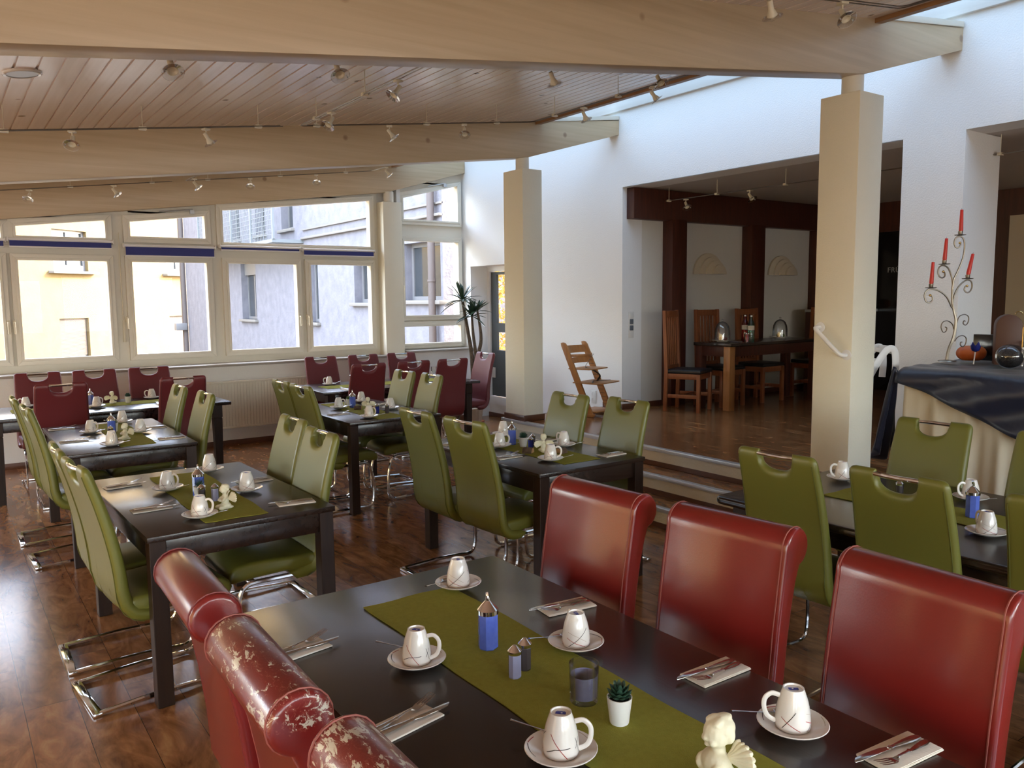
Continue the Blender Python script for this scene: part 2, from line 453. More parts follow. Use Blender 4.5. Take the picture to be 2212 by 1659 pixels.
class MB:
    def __init__(s):
        s.bm = bmesh.new()
    def face(s, vs, mi=0):
        try:
            f = s.bm.faces.new(vs)
            f.material_index = mi
            return f
        except ValueError:
            return None
    def box(s, x0, x1, y0, y1, z0, z1, mi=0, bev=0.0, T=None, seg=2):
        co = [(x0, y0, z0), (x1, y0, z0), (x1, y1, z0), (x0, y1, z0), (x0, y0, z1), (x1, y0, z1), (x1, y1, z1), (x0, y1, z1)]
        vs = [s.bm.verts.new(T @ Vector(c) if T else Vector(c)) for c in co]
        fs = [s.face([vs[i] for i in f], mi) for f in ((3, 2, 1, 0), (4, 5, 6, 7), (0, 1, 5, 4), (1, 2, 6, 5), (2, 3, 7, 6), (3, 0, 4, 7))]
        if bev:
            es = list({e for f in fs for e in f.edges})
            r = bmesh.ops.bevel(s.bm, geom=es, offset=bev, segments=seg, affect='EDGES', profile=0.5)
            for f in r['faces']:
                f.material_index = mi
        return s
    def prism(s, pts, axis, a0, a1, mi=0, bev=0.0, T=None, seg=2, bevall=False):
        """polygon pts in the plane across axis (order: x->(y,z), y->(x,z), z->(x,y)), extruded a0..a1"""
        def co(p, a):
            if axis == 'x': q = Vector((a, p[0], p[1]))
            elif axis == 'y': q = Vector((p[0], a, p[1]))
            else: q = Vector((p[0], p[1], a))
            return T @ q if T else q
        A = [s.bm.verts.new(co(p, a0)) for p in pts]
        B = [s.bm.verts.new(co(p, a1)) for p in pts]
        n = len(pts)
        fs = [s.face(A, mi), s.face(B[::-1], mi)]
        for i in range(n):
            fs.append(s.face([A[i], B[i], B[(i + 1) % n], A[(i + 1) % n]], mi))
        fs = [f for f in fs if f]
        bmesh.ops.recalc_face_normals(s.bm, faces=fs)
        if bev:
            es = list({e for f in (fs if bevall else fs[:2]) for e in f.edges})
            r = bmesh.ops.bevel(s.bm, geom=es, offset=bev, segments=seg, affect='EDGES', profile=0.5)
            for f in r['faces']:
                f.material_index = mi
        return s
    def lathe(s, prof, n=24, c=(0, 0, 0), mi=0, T=None, phase=0.0, mis=None):
        c = Vector(c)
        rings = []
        for (r, z) in prof:
            if r < 1e-6:
                q = c + Vector((0, 0, z))
                rings.append([s.bm.verts.new(T @ q if T else q)])
            else:
                ring = []
                for k in range(n):
                    a = 2 * PI * k / n + phase
                    q = c + Vector((r * math.cos(a), r * math.sin(a), z))
                    ring.append(s.bm.verts.new(T @ q if T else q))
                rings.append(ring)
        for j in range(len(rings) - 1):
            a, b = rings[j], rings[j + 1]
            mm = mis[j] if mis else mi
            for k in range(n):
                k2 = (k + 1) % n
                if len(a) == 1 and len(b) == 1: continue
                if len(a) == 1: s.face([a[0], b[k2], b[k]], mm)
                elif len(b) == 1: s.face([a[k], a[k2], b[0]], mm)
                else: s.face([a[k], a[k2], b[k2], b[k]], mm)
        return s
    def tube(s, pts, r, n=8, mi=0, flat=(1, 1), closed=False, cap=True, T=None, upv=None):
        pts = [Vector(p) for p in pts]
        fr = frames(pts, closed)
        rings = []
        for i, (p, (t, a, b)) in enumerate(zip(pts, fr)):
            if upv is not None:
                b = t.cross(Vector(upv))
                if b.length < 1e-4:
                    b = t.orthogonal()
                b.normalize(); a = b.cross(t)
            rr = r[i] if isinstance(r, (list, tuple)) else r
            ring = []
            for k in range(n):
                an = 2 * PI * k / n + PI / n
                q = p + a * (math.cos(an) * rr * flat[0]) + b * (math.sin(an) * rr * flat[1])
                ring.append(s.bm.verts.new(T @ q if T else q))
            rings.append(ring)
        m_ = len(rings)
        for j in range(m_ if closed else m_ - 1):
            A, B = rings[j], rings[(j + 1) % m_]
            for k in range(n):
                s.face([A[k], A[(k + 1) % n], B[(k + 1) % n], B[k]], mi)
        if cap and not closed:
            s.face(rings[0][::-1], mi)
            s.face(rings[-1], mi)
        return s
    def ball(s, c, r, nu=16, nv=10, mi=0, rot=None, T=None):
        r = r if isinstance(r, (list, tuple)) else (r, r, r)
        rm = rot.to_matrix() if rot else Matrix.Identity(3)
        rings = []
        for j in range(nv + 1):
            th = PI * j / nv
            if j in (0, nv):
                pts = [Vector((0, 0, math.cos(th)))]
            else:
                pts = [Vector((math.sin(th) * math.cos(2 * PI * k / nu), math.sin(th) * math.sin(2 * PI * k / nu), math.cos(th))) for k in range(nu)]
            row = []
            for p in pts:
                q = Vector(c) + rm @ Vector((p.x * r[0], p.y * r[1], p.z * r[2]))
                row.append(s.bm.verts.new(T @ q if T else q))
            rings.append(row)
        for j in range(nv):
            a, b = rings[j], rings[j + 1]
            for k in range(nu):
                k2 = (k + 1) % nu
                if len(a) == 1: s.face([a[0], b[k], b[k2]], mi)
                elif len(b) == 1: s.face([a[k2], a[k], b[0]], mi)
                else: s.face([a[k], b[k], b[k2], a[k2]], mi)
        return s
    def grid(s, fn, us, vs, mi=0, flip=False):
        g = [[s.bm.verts.new(Vector(fn(u, v))) for v in vs] for u in us]
        for i in range(len(us) - 1):
            for j in range(len(vs) - 1):
                q = [g[i][j], g[i + 1][j], g[i + 1][j + 1], g[i][j + 1]]
                s.face(q[::-1] if flip else q, mi)
        return g
    def done(s, name, mats, parent=None, loc=(0, 0, 0), rz=0.0, smooth=True, angle=35, weld=True):
        if weld:
            bmesh.ops.remove_doubles(s.bm, verts=s.bm.verts, dist=1e-5)
        me = bpy.data.meshes.new(name)
        s.bm.to_mesh(me)
        s.bm.free()
        for m_ in (mats if isinstance(mats, (list, tuple)) else [mats]):
            me.materials.append(M[m_])
        if smooth:
            me.polygons.foreach_set('use_smooth', [True] * len(me.polygons))
            me.set_sharp_from_angle(angle=R(angle))
        o = bpy.data.objects.new(name, me)
        C.objects.link(o)
        o.location = loc
        o.rotation_euler = (0, 0, rz)
        if parent is not None:
            o.parent = parent
        return o

def tag(o, label=None, cat=None, group=None, kind=None):
    if label: o['label'] = label
    if cat: o['category'] = cat
    if group: o['group'] = group
    if kind: o['kind'] = kind
    return o

def thing(name, label, cat, loc=(0, 0, 0), rz=0.0, group=None):
    o = bpy.data.objects.new(name, None)
    o.empty_display_size = 0.1
    C.objects.link(o)
    o.location = loc
    o.rotation_euler = (0, 0, rz)
    return tag(o, label, cat, group)

def struct(o, label=None, cat=None):
    o['kind'] = 'structure'
    if label: o['label'] = label
    if cat: o['category'] = cat
    return o

KIDS = {}
def kids(o):
    return [c for c in C.objects if c.parent == o]

def dup(proto, loc, rz=0.0, label=None, group=None, mats=None):
    if proto.name not in KIDS:
        KIDS[proto.name] = [(c, kids(c)) for c in kids(proto)]
    r = proto.copy()
    C.objects.link(r)
    r.location = loc
    r.rotation_euler = (proto.rotation_euler[0], proto.rotation_euler[1], rz)
    if label: r['label'] = label
    if group: r['group'] = group
    for c, gk in KIDS[proto.name]:
        d = c.copy(); C.objects.link(d); d.parent = r
        for g in gk:
            e = g.copy(); C.objects.link(e); e.parent = d
    return r

class Pool:
    """first use moves the built thing itself, later uses copy it"""
    def __init__(s, proto):
        s.p, s.used = proto, False
    def put(s, loc, rz=0.0, label=None, group=None):
        if not s.used:
            KIDS[s.p.name] = [(c, kids(c)) for c in kids(s.p)]
            s.used = True
            s.p.location = loc
            s.p.rotation_euler = (s.p.rotation_euler[0], s.p.rotation_euler[1], rz)
            if label: s.p['label'] = label
            if group: s.p['group'] = group
            return s.p
        return dup(s.p, loc, rz, label, group)

def blob_mesh(name, balls, voxel, matn, parent=None):
    mb = MB()
    for b in balls:
        mb.ball(b[0], b[1], 14, 10, rot=Euler([R(a) for a in b[2]]) if len(b) > 2 else None)
    o = mb.done(name, matn, weld=False)
    md = o.modifiers.new('r', 'REMESH')
    md.mode = 'VOXEL'
    md.voxel_size = voxel
    sm = o.modifiers.new('s', 'SMOOTH')
    sm.iterations = 4
    sm.factor = 0.5
    dg = bpy.context.evaluated_depsgraph_get()
    dg.update()
    me = bpy.data.meshes.new_from_object(o.evaluated_get(dg))
    o.modifiers.clear()
    old = o.data
    o.data = me
    bpy.data.meshes.remove(old)
    me.name = name
    if not me.materials:
        me.materials.append(M[matn])
    me.polygons.foreach_set('use_smooth', [True] * len(me.polygons))
    if parent is not None:
        o.parent = parent
    return o

def holed(mb, us, vs, holes, fn, mi=0):
    """cells of a (u,v) sheet without the holes; fn(u0,u1,v0,v1) -> box args"""
    U = sorted(set(us + [h[0] for h in holes] + [h[1] for h in holes]))
    V = sorted(set(vs + [h[2] for h in holes] + [h[3] for h in holes]))
    for j in range(len(V) - 1):
        run = None
        for i in range(len(U) - 1):
            cu, cv = (U[i] + U[i + 1]) / 2, (V[j] + V[j + 1]) / 2
            hole = any(h[0] < cu < h[1] and h[2] < cv < h[3] for h in holes)
            if not hole:
                run = [U[i], U[i + 1]] if run is None else [run[0], U[i + 1]]
            if (hole or i == len(U) - 2) and run:
                mb.box(*fn(run[0], run[1], V[j], V[j + 1]), mi=mi)
                run = None
    return mb

# ------------------------------------------------------------------ roof geometry
def roofz(x): return 2.861 + 0.127 * x
def beamz(x): return 2.511 + 0.127 * x
XB = 6.30           # back wall plane
HP = 0.45           # raised floor

# ------------------------------------------------------------------ large structure
mb = MB()
mb.box(-3.2, 14.0, -4.2, 10.4, -0.12, 0.0)
struct(mb.done('floor', 'floor'), 'glossy brown walnut laminate floor of the dining room', 'floor')

# raised floor with two lower steps
mb = MB()
mb.box(4.90, XB, -4.0, 7.05, 0.30, HP - 0.001)
mb.box(XB, 10.4, -4.0, 6.72, 0.30, HP - 0.001)
struct(mb.done('floor_raised', 'floor'), 'raised wooden floor behind the steps', 'floor')
mb = MB()
mb.box(4.62, 4.90, -4.0, 7.05, 0.15, 0.2985, mi=0)
mb.box(4.33, 4.90, -4.0, 7.05, 0.002, 0.15, mi=0)
for (xf, z0, z1) in ((4.90, 0.30, 0.45), (4.62, 0.15, 0.30), (4.33, 0.0, 0.15)):
    mb.box(xf - 0.012, xf, -4.0, 7.05, z0 + 0.035, z1 - 0.028, mi=1)
    mb.box(xf - 0.018, xf, -4.0, 7.05, z0 + 0.0005, z0 + 0.04, mi=2)
    mb.box(xf - 0.022, xf + 0.035, -4.0, 7.05, z1 - 0.028, z1 + 0.003, mi=3, bev=0.003)
mb.box(4.90, XB, 7.05, 7.062, 0.0, 0.424, mi=1)
mb.box(4.88, XB, 7.03, 7.08, 0.424, 0.453, mi=3)
mb.box(4.33, 4.90, 7.05, 7.062, 0.0, 0.15, mi=1)
mb.box(4.62, 4.90, 7.05, 7.062, 0.15, 0.30, mi=1)
struct(mb.done('floor_steps', ['floor', 'riser', 'skirt', 'nosing']), 'three low steps with pale risers and grey metal nosings', 'steps')

# ceiling of narrow boards sloping up towards the back wall
mb = MB()
bw = 0.105
x = -3.15
prof = []
while x < 5.20:
    prof += [(x, 0.0), (x + bw - 0.014, 0.0), (x + bw - 0.012, 0.009), (x + bw - 0.002, 0.009)]
    x += bw
xe = x
pts = [(px, roofz(px) + dz) for px, dz in prof if px <= 5.2]
top = [(5.2, roofz(5.2) + 0.14), (-3.15, roofz(-3.15) + 0.14)]
ys = [-4.2, 10.3]
A = [mb.bm.verts.new((p[0], ys[0], p[1])) for p in pts]
B = [mb.bm.verts.new((p[0], ys[1], p[1])) for p in pts]
for i in range(len(pts) - 1):
    mb.face([A[i], A[i + 1], B[i + 1], B[i]])
mb.face([mb.bm.verts.new((p[0], p[1], p[2])) for p in ((-3.3, -4.2, roofz(-3.3) + 0.14), (5.2, -4.2, roofz(5.2) + 0.14), (5.2, 10.3, roofz(5.2) + 0.14), (-3.3, 10.3, roofz(-3.3) + 0.14))])
mb.face([mb.bm.verts.new(p) for p in ((5.2, -4.2, roofz(5.2) - 0.0), (5.2, 10.3, roofz(5.2)), (5.2, 10.3, roofz(5.2) + 0.14), (5.2, -4.2, roofz(5.2) + 0.14))])
struct(mb.done('ceiling', 'board', smooth=False), 'sloping ceiling of narrow whitewashed boards', 'ceiling')
mb = MB()
mb.prism([(5.14, roofz(5.14) - 0.028), (5.22, roofz(5.22) - 0.028), (5.22, roofz(5.22) + 0.15), (5.14, roofz(5.14) + 0.15)], 'y', -4.2, 10.3)
struct(mb.done('trim_skylight', 'trimw'), 'brown pine edge board where the boarded ceiling meets the skylight', 'trim')

# roof beams
def beam(y0, y1, label):
    mb = MB()
    p = [(-3.1, beamz(-3.1)), (5.05, beamz(5.05)), (XB, 3.506), (XB, 3.66), (5.0, roofz(5.0) + 0.005), (-3.1, roofz(-3.1) + 0.005)]
    mb.prism(p, 'y', y0, y1, bev=0.004)
    o = mb.done('roof_beam', 'beam')
    struct(o, label, 'beam')
    if y1 < 10:
        mb = MB()
        mb.prism([(5.24, roofz(5.24) + 0.0), (XB - 0.01, 3.665), (XB - 0.01, 3.705), (5.24, roofz(5.24) + 0.045)], 'y', y0 - 0.01, y1 + 0.01, bev=0.003)
        mb.done('glazing_rail', 'wframe', parent=o)
    return o
beam(3.10, 3.26, 'massive pale spruce roof beam crossing the top of the picture')
beam(6.78, 6.94, 'spruce roof beam above the middle of the room, resting on the slim column')
beam(9.98, 10.08, 'spruce roof beam directly above the window wall')
beam(-0.60, -0.44, 'spruce roof beam behind the camera')

# columns
def column(x0, x1, y0, y1, z0, z1, label, skirt):
    t = thing('column', label, 'column', ((x0 + x1) / 2, (y0 + y1) / 2, z0))
    t['kind'] = 'structure'
    cx, cy = (x0 + x1) / 2, (y0 + y1) / 2
    mb = MB()
    mb.box(x0 - cx, x1 - cx, y0 - cy, y1 - cy, 0, z1 - z0, bev=0.004)
    mb.done('casing', 'column', t)
    mb = MB()
    mb.lathe([(0.069, z1 - z0 - 0.01), (0.069, beamz(5.05) - z0 + 0.012)], 24)
    mb.done('post', 'wframe', t)
    if skirt:
        mb = MB()
        mb.box(x0 - cx - 0.014, x1 - cx + 0.014, y0 - cy - 0.014, y1 - cy + 0.014, 0, 0.062, bev=0.004)
        mb.done('baseboard', 'skirt', t)
    return t
column(4.905, 5.18, 3.04, 3.325, HP, 3.02, 'thick square cream column with a grab rail on its face', True)
column(4.905, 5.15, 6.69, 7.025, HP, 3.02, 'slim square cream column on the corner of the raised floor', True)
column(4.955, 5.235, 9.90, 10.12, 0.0, 3.02, 'white square column between the window groups', False)

# back wall with the alcove openings and the door niche
mb = MB()
holed(mb, [-4.2, 10.35], [0.0, 3.80], [(-4.3, 6.72, -1, 2.928), (8.6, 9.87, -1, 2.18)],
      lambda a, b, c, d: (XB, XB + 0.30, a, b, c, d))
mb.box(XB, XB + 0.55, 3.047, 3.525, 0.0, 2.928)
struct(mb.done('wall_back', 'wall'), 'white plastered back wall over the alcove', 'wall')
mb = MB()
mb.box(XB - 0.035, XB + 0.30, -4.2, 10.3, 3.752, 4.06, bev=0.004)
struct(mb.done('trim_wall_plate', 'plate'), 'pale timber plate along the top of the back wall', 'trim')
mb = MB()
mb.box(XB + 0.02, XB + 0.28, -6.0, 10.3, 4.05, 8.0)  # added out of view, stops direct sun falling through the skylight
struct(mb.done('wall_skylight_shade', 'gbuild'), 'unseen wall added above the skylight to block the sun', 'wall')
# skylight glass and its sloped carrier
mb = MB()
mb.face([mb.bm.verts.new(p) for p in ((5.20, -4.2, roofz(5.2) + 0.16), (XB, -4.2, 4.06), (XB, 10.3, 4.06), (5.20, 10.3, roofz(5.2) + 0.16))])
struct(mb.done('window_skylight', 'skyglass'), 'long strip of roof glazing along the back wall', 'skylight')
# closing piece over window beam beside skylight
mb = MB()
mb.prism([(-3.2, 2.2), (5.0, beamz(5.0) + 0.05), (XB + 0.3, 3.50), (XB + 0.3, 4.06), (5.0, roofz(5.0) + 0.2), (-3.2, roofz(-3.2) + 0.2)], 'y', 10.165, 10.32)
struct(mb.done('wall_gable', 'wall'), 'wall strip above the window wall', 'wall')

# alcove shell
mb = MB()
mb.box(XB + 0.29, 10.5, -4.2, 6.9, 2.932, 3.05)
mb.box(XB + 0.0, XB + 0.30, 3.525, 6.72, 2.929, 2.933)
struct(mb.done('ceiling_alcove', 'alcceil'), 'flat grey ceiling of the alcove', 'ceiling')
mb = MB()
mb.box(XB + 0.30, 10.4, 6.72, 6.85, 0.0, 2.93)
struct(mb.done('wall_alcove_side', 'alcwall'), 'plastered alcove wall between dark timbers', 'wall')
mb = MB()
mb.box(XB + 0.06, 10.4, 6.600, 6.715, 2.587, 2.925, bev=0.003)
for (a, b) in ((6.93, 7.17), (8.34, 8.60), (9.74, 9.98)):
    mb.box(a, b, 6.56, 6.715, HP, 2.60, bev=0.003)
struct(mb.done('trim_timber_frame', 'darkwood'), 'dark red-brown timber posts and fascia in the alcove', 'trim')
mb = MB()
mb.box(10.30, 10.45, -4.2, 6.72, 0.0, 2.93)
struct(mb.done('wall_alcove_end', 'darkwood'), 'dark timber end wall of the alcove', 'wall')
mb = MB()
mb.box(10.26, 10.295, 2.3, 4.42, HP, 2.62)
mb.box(10.26, 10.295, -2.0, 1.9, HP, 2.62)
struct(mb.done('wall_alcove_panel', 'doorbeige'), 'beige panel on the end wall beside the white pillar', 'wall')
mb = MB()
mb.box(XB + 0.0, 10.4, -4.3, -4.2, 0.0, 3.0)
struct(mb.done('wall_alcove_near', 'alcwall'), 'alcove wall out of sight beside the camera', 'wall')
# baseboards
mb = MB()
mb.box(XB - 0.014, XB - 0.001, 6.72, 7.03, HP, HP + 0.062, bev=0.003)
mb.box(XB - 0.014, XB - 0.001, 7.08, 8.60, 0.0, 0.062, bev=0.003)
struct(mb.done('baseboard_back', 'skirt'), 'walnut baseboard of the back wall')
mb = MB()
mb.box(XB, 6.93, 6.706, 6.719, HP, HP + 0.062, bev=0.003)
mb.box(7.17, 8.34, 6.706, 6.719, HP, HP + 0.062, bev=0.003)
mb.box(8.60, 9.74, 6.706, 6.719, HP, HP + 0.062, bev=0.003)
struct(mb.done('baseboard_alcove', 'skirt'), 'walnut baseboard of the alcove')

# door niche: low wall, dark door with glass
mb = MB()
mb.box(6.60, 6.72, 8.55, 9.90, 0.0, 0.19)
mb.box(XB + 0.301, 6.72, 9.87, 9.95, 0.0, 2.25)
mb.box(XB + 0.301, 6.72, 8.50, 8.60, 0.0, 2.25)
mb.box(XB + 0.301, 6.72, 8.61, 9.86, 2.18, 2.30)
mb.box(6.585, 6.599, 8.60, 9.87, 0.0, 0.06, mi=1)
struct(mb.done('wall_door_niche', ['wall', 'skirt']), 'white recess around the dark glazed door', 'wall')
mb = MB()
mb.box(6.58, 6.65, 8.60, 9.87, 0.19, 0.30)
mb.box(6.58, 6.65, 9.80, 9.87, 0.30, 2.18)
mb.box(6.58, 6.65, 8.60, 8.67, 0.30, 2.18)
mb.box(6.58, 6.65, 8.67, 9.80, 2.11, 2.18)
d = mb.done('door_1', 'white')
struct(d, 'dark grey garden door with glass panes behind the slim column', 'door')
mb = MB()
holed(mb, [8.70, 9.79], [0.31, 2.10], [(8.86, 9.66, 1.37, 2.06), (8.86, 9.66, 0.98, 1.24)], lambda a, b, c, e: (6.60, 6.64, a, b, c, e))
mb.done('leaf', 'doorgrey', d)
mb = MB()
mb.box(6.615, 6.62, 8.86, 9.66, 1.37, 2.06)
mb.box(6.615, 6.62, 8.86, 9.66, 0.98, 1.24)
mb.done('pane', 'glass', d)

# window wall ---------------------------------------------------------------
mb = MB()
mb.box(-3.1, 5.00, 9.80, 10.0, 0.0, 0.95)
mb.box(-3.1, 5.25, 10.0, 10.2, 0.0, 0.965)
mb.box(5.0, XB, 9.80, 10.2, 0.0, 0.95)
mb.box(5.22, 5.275, 10.02, 10.16, 0.0, 3.30)
mb.box(4.95, 5.30, 10.125, 10.16, 0.0, 3.40)
struct(mb.done('wall_window', 'lowwall'), 'low white wall under the windows', 'wall')
mb = MB()
mb.box(-3.1, 4.98, 9.765, 10.09, 0.95, 0.978, bev=0.005)
mb.box(5.24, XB, 9.765, 10.09, 0.995, 1.022, bev=0.005)
struct(mb.done('trim_sill', 'sillm'), 'narrow stone window sill', 'sill')
mb = MB()
mb.box(5.235, XB, 9.80, 10.08, 0.95, 0.995)
struct(mb.done('trim_sill_block', 'lowwall'))
mb = MB()
mb.box(-3.1, XB, 9.786, 9.799, 0.0, 0.062, bev=0.003)
struct(mb.done('baseboard_window', 'skirt'), 'walnut baseboard under the windows')

def window_unit(name, x0, x1, z0, panes, label, ztop, handle=None, hinge=True):
    """panes: (xa, xb, za, zb, zb2) openings; zb at xa, zb2 at xb"""
    us = sorted({x0, x1} | {p[0] for p in panes} | {p[1] for p in panes})
    mb = MB()
    holes = [(p[0], p[1], p[2], max(p[3], p[4])) for p in panes]
    holed(mb, [x0, x1], [z0, ztop], holes, lambda a, b, c, d: (a, b, 10.09, 10.15, c, d))
    for p in panes:
        if abs(p[3] - p[4]) > 1e-3:
            hi = max(p[3], p[4])
            mb.prism([(p[0], p[3]), (p[1], p[4]), (p[1], hi + 0.02), (p[0], hi + 0.02)], 'y', 10.09, 10.15)
    o = mb.done(name, 'wframe')
    struct(o, label, 'window')
    for p in panes:
        xa, xb, za, zb, zc = p[:5]
        w1, w2, w3 = 0.066, 0.0, 0.03
        mb = MB()
        # raised sash ring, two steps
        for (o1, i1, ya, yb) in ((w1, 0.0, 10.045, 10.092), (0.022, -0.004, 10.032, 10.05)):
            for q in (
                [(xa - o1, za - o1), (xb + o1, za - o1), (xb + i1, za - i1), (xa - i1, za - i1)],
                [(xa - i1, zb + i1), (xb + i1, zc + i1), (xb + o1, zc + o1), (xa - o1, zb + o1)],
                [(xa - o1, za - o1), (xa - i1, za - i1), (xa - i1, zb + i1), (xa - o1, zb + o1)],
                [(xb + i1, za - i1), (xb + o1, za - o1), (xb + o1, zc + o1), (xb + i1, zc + i1)]):
                mb.prism(q, 'y', ya, yb, bev=0.003)
        s_ = mb.done('sash', 'wframe', o)
        mb = MB()
        mb.prism([(xa - 0.005, za - 0.005), (xb + 0.005, za - 0.005), (xb + 0.005, zc + 0.005), (xa - 0.005, zb + 0.005)], 'y', 10.108, 10.112)
        mb.done('pane', 'glass', s_)
    for hx, hz in (handle or []):
        mb = MB()
        mb.box(hx - 0.014, hx + 0.014, 10.028, 10.046, hz - 0.035, hz + 0.035, bev=0.003)
        mb.tube(fillet([(hx, 10.03, hz + 0.01), (hx, 9.995, hz + 0.01), (hx, 9.99, hz - 0.11)], 0.012), 0.010, 8)
        mb.done('handle', 'beige', o)
    return o

Z0, Z1 = 1.125, 2.18
window_unit('window_1', 0.66, 1.725, 0.96, [(0.75, 1.61, Z0, Z1, Z1), (0.75, 1.61, 2.43, 2.535, 2.632)], 'window looking onto the sunlit ochre house, with a roller shutter in view', 3.1, [(0.682, 1.51)])
window_unit('window_2', 1.725, 2.82, 0.96, [(1.86, 2.685, Z0, Z1, Z1), (1.86, 2.685, 2.46, 2.629, 2.731)], 'window with the tilting top light and the downpipe in view', 3.2, [(1.775, 1.53)])
window_unit('window_3', 2.82, 4.955, 0.96, [(2.935, 3.79, Z0, Z1, Z1), (3.975, 4.82, Z0, Z1, Z1), (2.89, 4.825, 2.425, 2.808, 3.037)], 'wide double window looking onto the grey rendered house', 3.35, [(3.808, 1.51), (3.905, 1.51)])
window_unit('window_4', 5.27, XB, 1.0, [(5.33, 6.206, 1.495, 2.527, 2.527), (5.33, 6.206, 2.816, 3.107, 3.324), (5.305, 6.23, 1.102, 1.345, 1.345)], 'narrow three-part window beside the back wall', 3.5, [(5.285, 1.9)])
window_unit('window_5', -0.40, 0.66, 0.96, [(-0.27, 0.585, Z0, Z1, Z1), (-0.27, 0.62, 2.40, 2.42, 2.52)], 'partly visible window at the picture edge', 3.0, [(0.625, 1.51)])
window_unit('window_6', -3.1, -0.40, 0.96, [(-1.35, -0.5, Z0, Z1, Z1), (-2.95, -1.6, Z0, 2.0, 2.0)], 'window outside the picture', 2.6)
# closer bars on the tilting lights
for (a, b, z1, z2, wn) in ((2.18, 2.55, 2.752, 2.795, 'window_2'), (5.72, 6.0, 3.285, 3.345, 'window_4')):
    mb = MB()
    mb.tube([(a, 10.03, z1), (b, 10.02, z2)], 0.008, 6)
    mb.box(b - 0.03, b + 0.02, 10.02, 10.05, z2 - 0.05, z2 - 0.01)
    mb.done('closer', 'nosing', bpy.data.objects[wn])
mb = MB()
mb.tube([(1.742, 10.05, 2.50), (1.742, 10.05, 1.42)], 0.006, 6)
mb.box(1.73, 1.755, 10.03, 10.055, 1.27, 1.52, bev=0.003)
mb.done('crank_rod', 'beige', bpy.data.objects['window_2'])

# navy roller blinds
def blind(x0, x1, z0, z1, label, tilt=0.0):
    t = thing('roller_blind', label, 'blind', ((x0 + x1) / 2, 9.99, z0), 0, 'navy roller blinds along the windows')
    h = (x1 - x0) / 2
    mb = MB()
    n = 12
    def f(u, v):
        return (-h + 0.012 + (2 * h - 0.024) * u, 0.004 * math.sin(u * 9) * (1 - v) - 0.004, 0.012 + tilt * 0 + (z1 - z0 - 0.012) * v)
    mb.grid(f, [i / n for i in range(n + 1)], [0, 0.5, 1])
    mb.grid(lambda u, v: (f(u, v)[0], f(u, v)[1] + 0.003, f(u, v)[2]), [i / n for i in range(n + 1)], [0, 0.5, 1], flip=True)
    mb.done('fabric', 'blind', t)
    mb = MB()
    mb.tube([(-h, 0, z1 - z0 + 0.006), (h, 0, z1 - z0 + 0.006)], 0.014, 10)
    mb.done('roller', 'white', t)
    mb = MB()
    mb.box(-h + 0.005, h - 0.005, -0.010, 0.006, 0, 0.016, bev=0.003)
    mb.done('bottom_bar', 'whitepl', t)
    for s_ in (-h - 0.012, h):
        mb = MB()
        mb.box(s_, s_ + 0.012, -0.02, 0.045, z1 - z0 - 0.02, z1 - z0 + 0.028, bev=0.003)
        mb.done('bracket', 'whitepl', t)
blind(0.675, 1.665, 2.305, 2.385, 'navy roller blind over the window with the shuttered house')
blind(1.785, 2.775, 2.235, 2.35, 'deepest-hanging navy roller blind, beside the crank rod')
blind(2.84, 3.825, 2.325, 2.372, 'thin rolled-up navy blind on the wide double window')
blind(3.865, 4.855, 2.285, 2.362, 'navy roller blind next to the white window column')
blind(-0.35, 0.645, 2.30, 2.375, 'navy roller blind cut off by the picture edge')

# radiator
t = thing('radiator', 'cream ribbed panel radiator on the low wall under the windows', 'radiator', (3.09, 9.72, 0.22))
mb = MB()
pp = []
x = -0.72
while x < 0.72:
    pp += [(x, -0.045), (x + 0.012, -0.052), (x + 0.026, -0.052), (x + 0.034, -0.045)]
    x += 0.036
pp += [(0.72, -0.045), (0.72, 0.03), (-0.72, 0.03)]
mb.prism(pp, 'z', 0.02, 0.545)
mb.box(-0.725, 0.725, -0.055, 0.035, 0.0, 0.025, bev=0.004)
mb.box(-0.725, 0.725, -0.055, 0.035, 0.54, 0.562, bev=0.004)
mb.done('panel', 'radiator', t)
mb = MB()
mb.tube([(0.74, -0.01, 0.08), (0.79, -0.01, 0.08)], 0.016, 10)
mb.tube([(0.765, -0.01, 0.08), (0.765, -0.01, -0.22)], 0.008, 8)
mb.done('valve', 'whitepl', t)
for bx in (-0.5, 0.46):
    mb = MB()
    mb.box(bx, bx + 0.04, 0.03, 0.079, 0.35, 0.45)
    mb.done('bracket', 'radiator', t)

# left and rear walls with windows (daylight behind the camera)
mb = MB()
holed(mb, [-4.2, 10.3], [0.0, 2.7], [(-3.6, -0.9, 0.75, 2.2), (-0.5, 2.6, 0.12, 2.2), (3.2, 6.4, 0.12, 2.2), (7.2, 9.6, 0.75, 2.2)], lambda a, b, c, d: (-3.2, -3.0, a, b, c, d))
struct(mb.done('wall_left', 'wall'), 'window wall outside the picture', 'wall')
mb = MB()
holed(mb, [-3.2, XB + 0.3], [0.0, 3.9], [(-2.6, -0.6, 0.95, 2.1), (-0.1, 2.3, 0.95, 2.3), (2.8, 5.6, 0.95, 2.4)], lambda a, b, c, d: (a, b, -4.4, -4.2, c, d))
struct(mb.done('wall_front', 'wall'), 'wall behind the camera', 'wall')

# ------------------------------------------------------------------ outdoors
mb = MB()
mb.box(-40, 60, 10.6, 80, -1.7, -1.5)
mb.box(-40, -3.3, -20, 10.6, -1.7, -1.5)
mb.box(-3.3, 30, -20, -4.5, -1.7, -1.5)
struct(mb.done('ground', 'ground'), 'paved courtyard outside', 'ground')

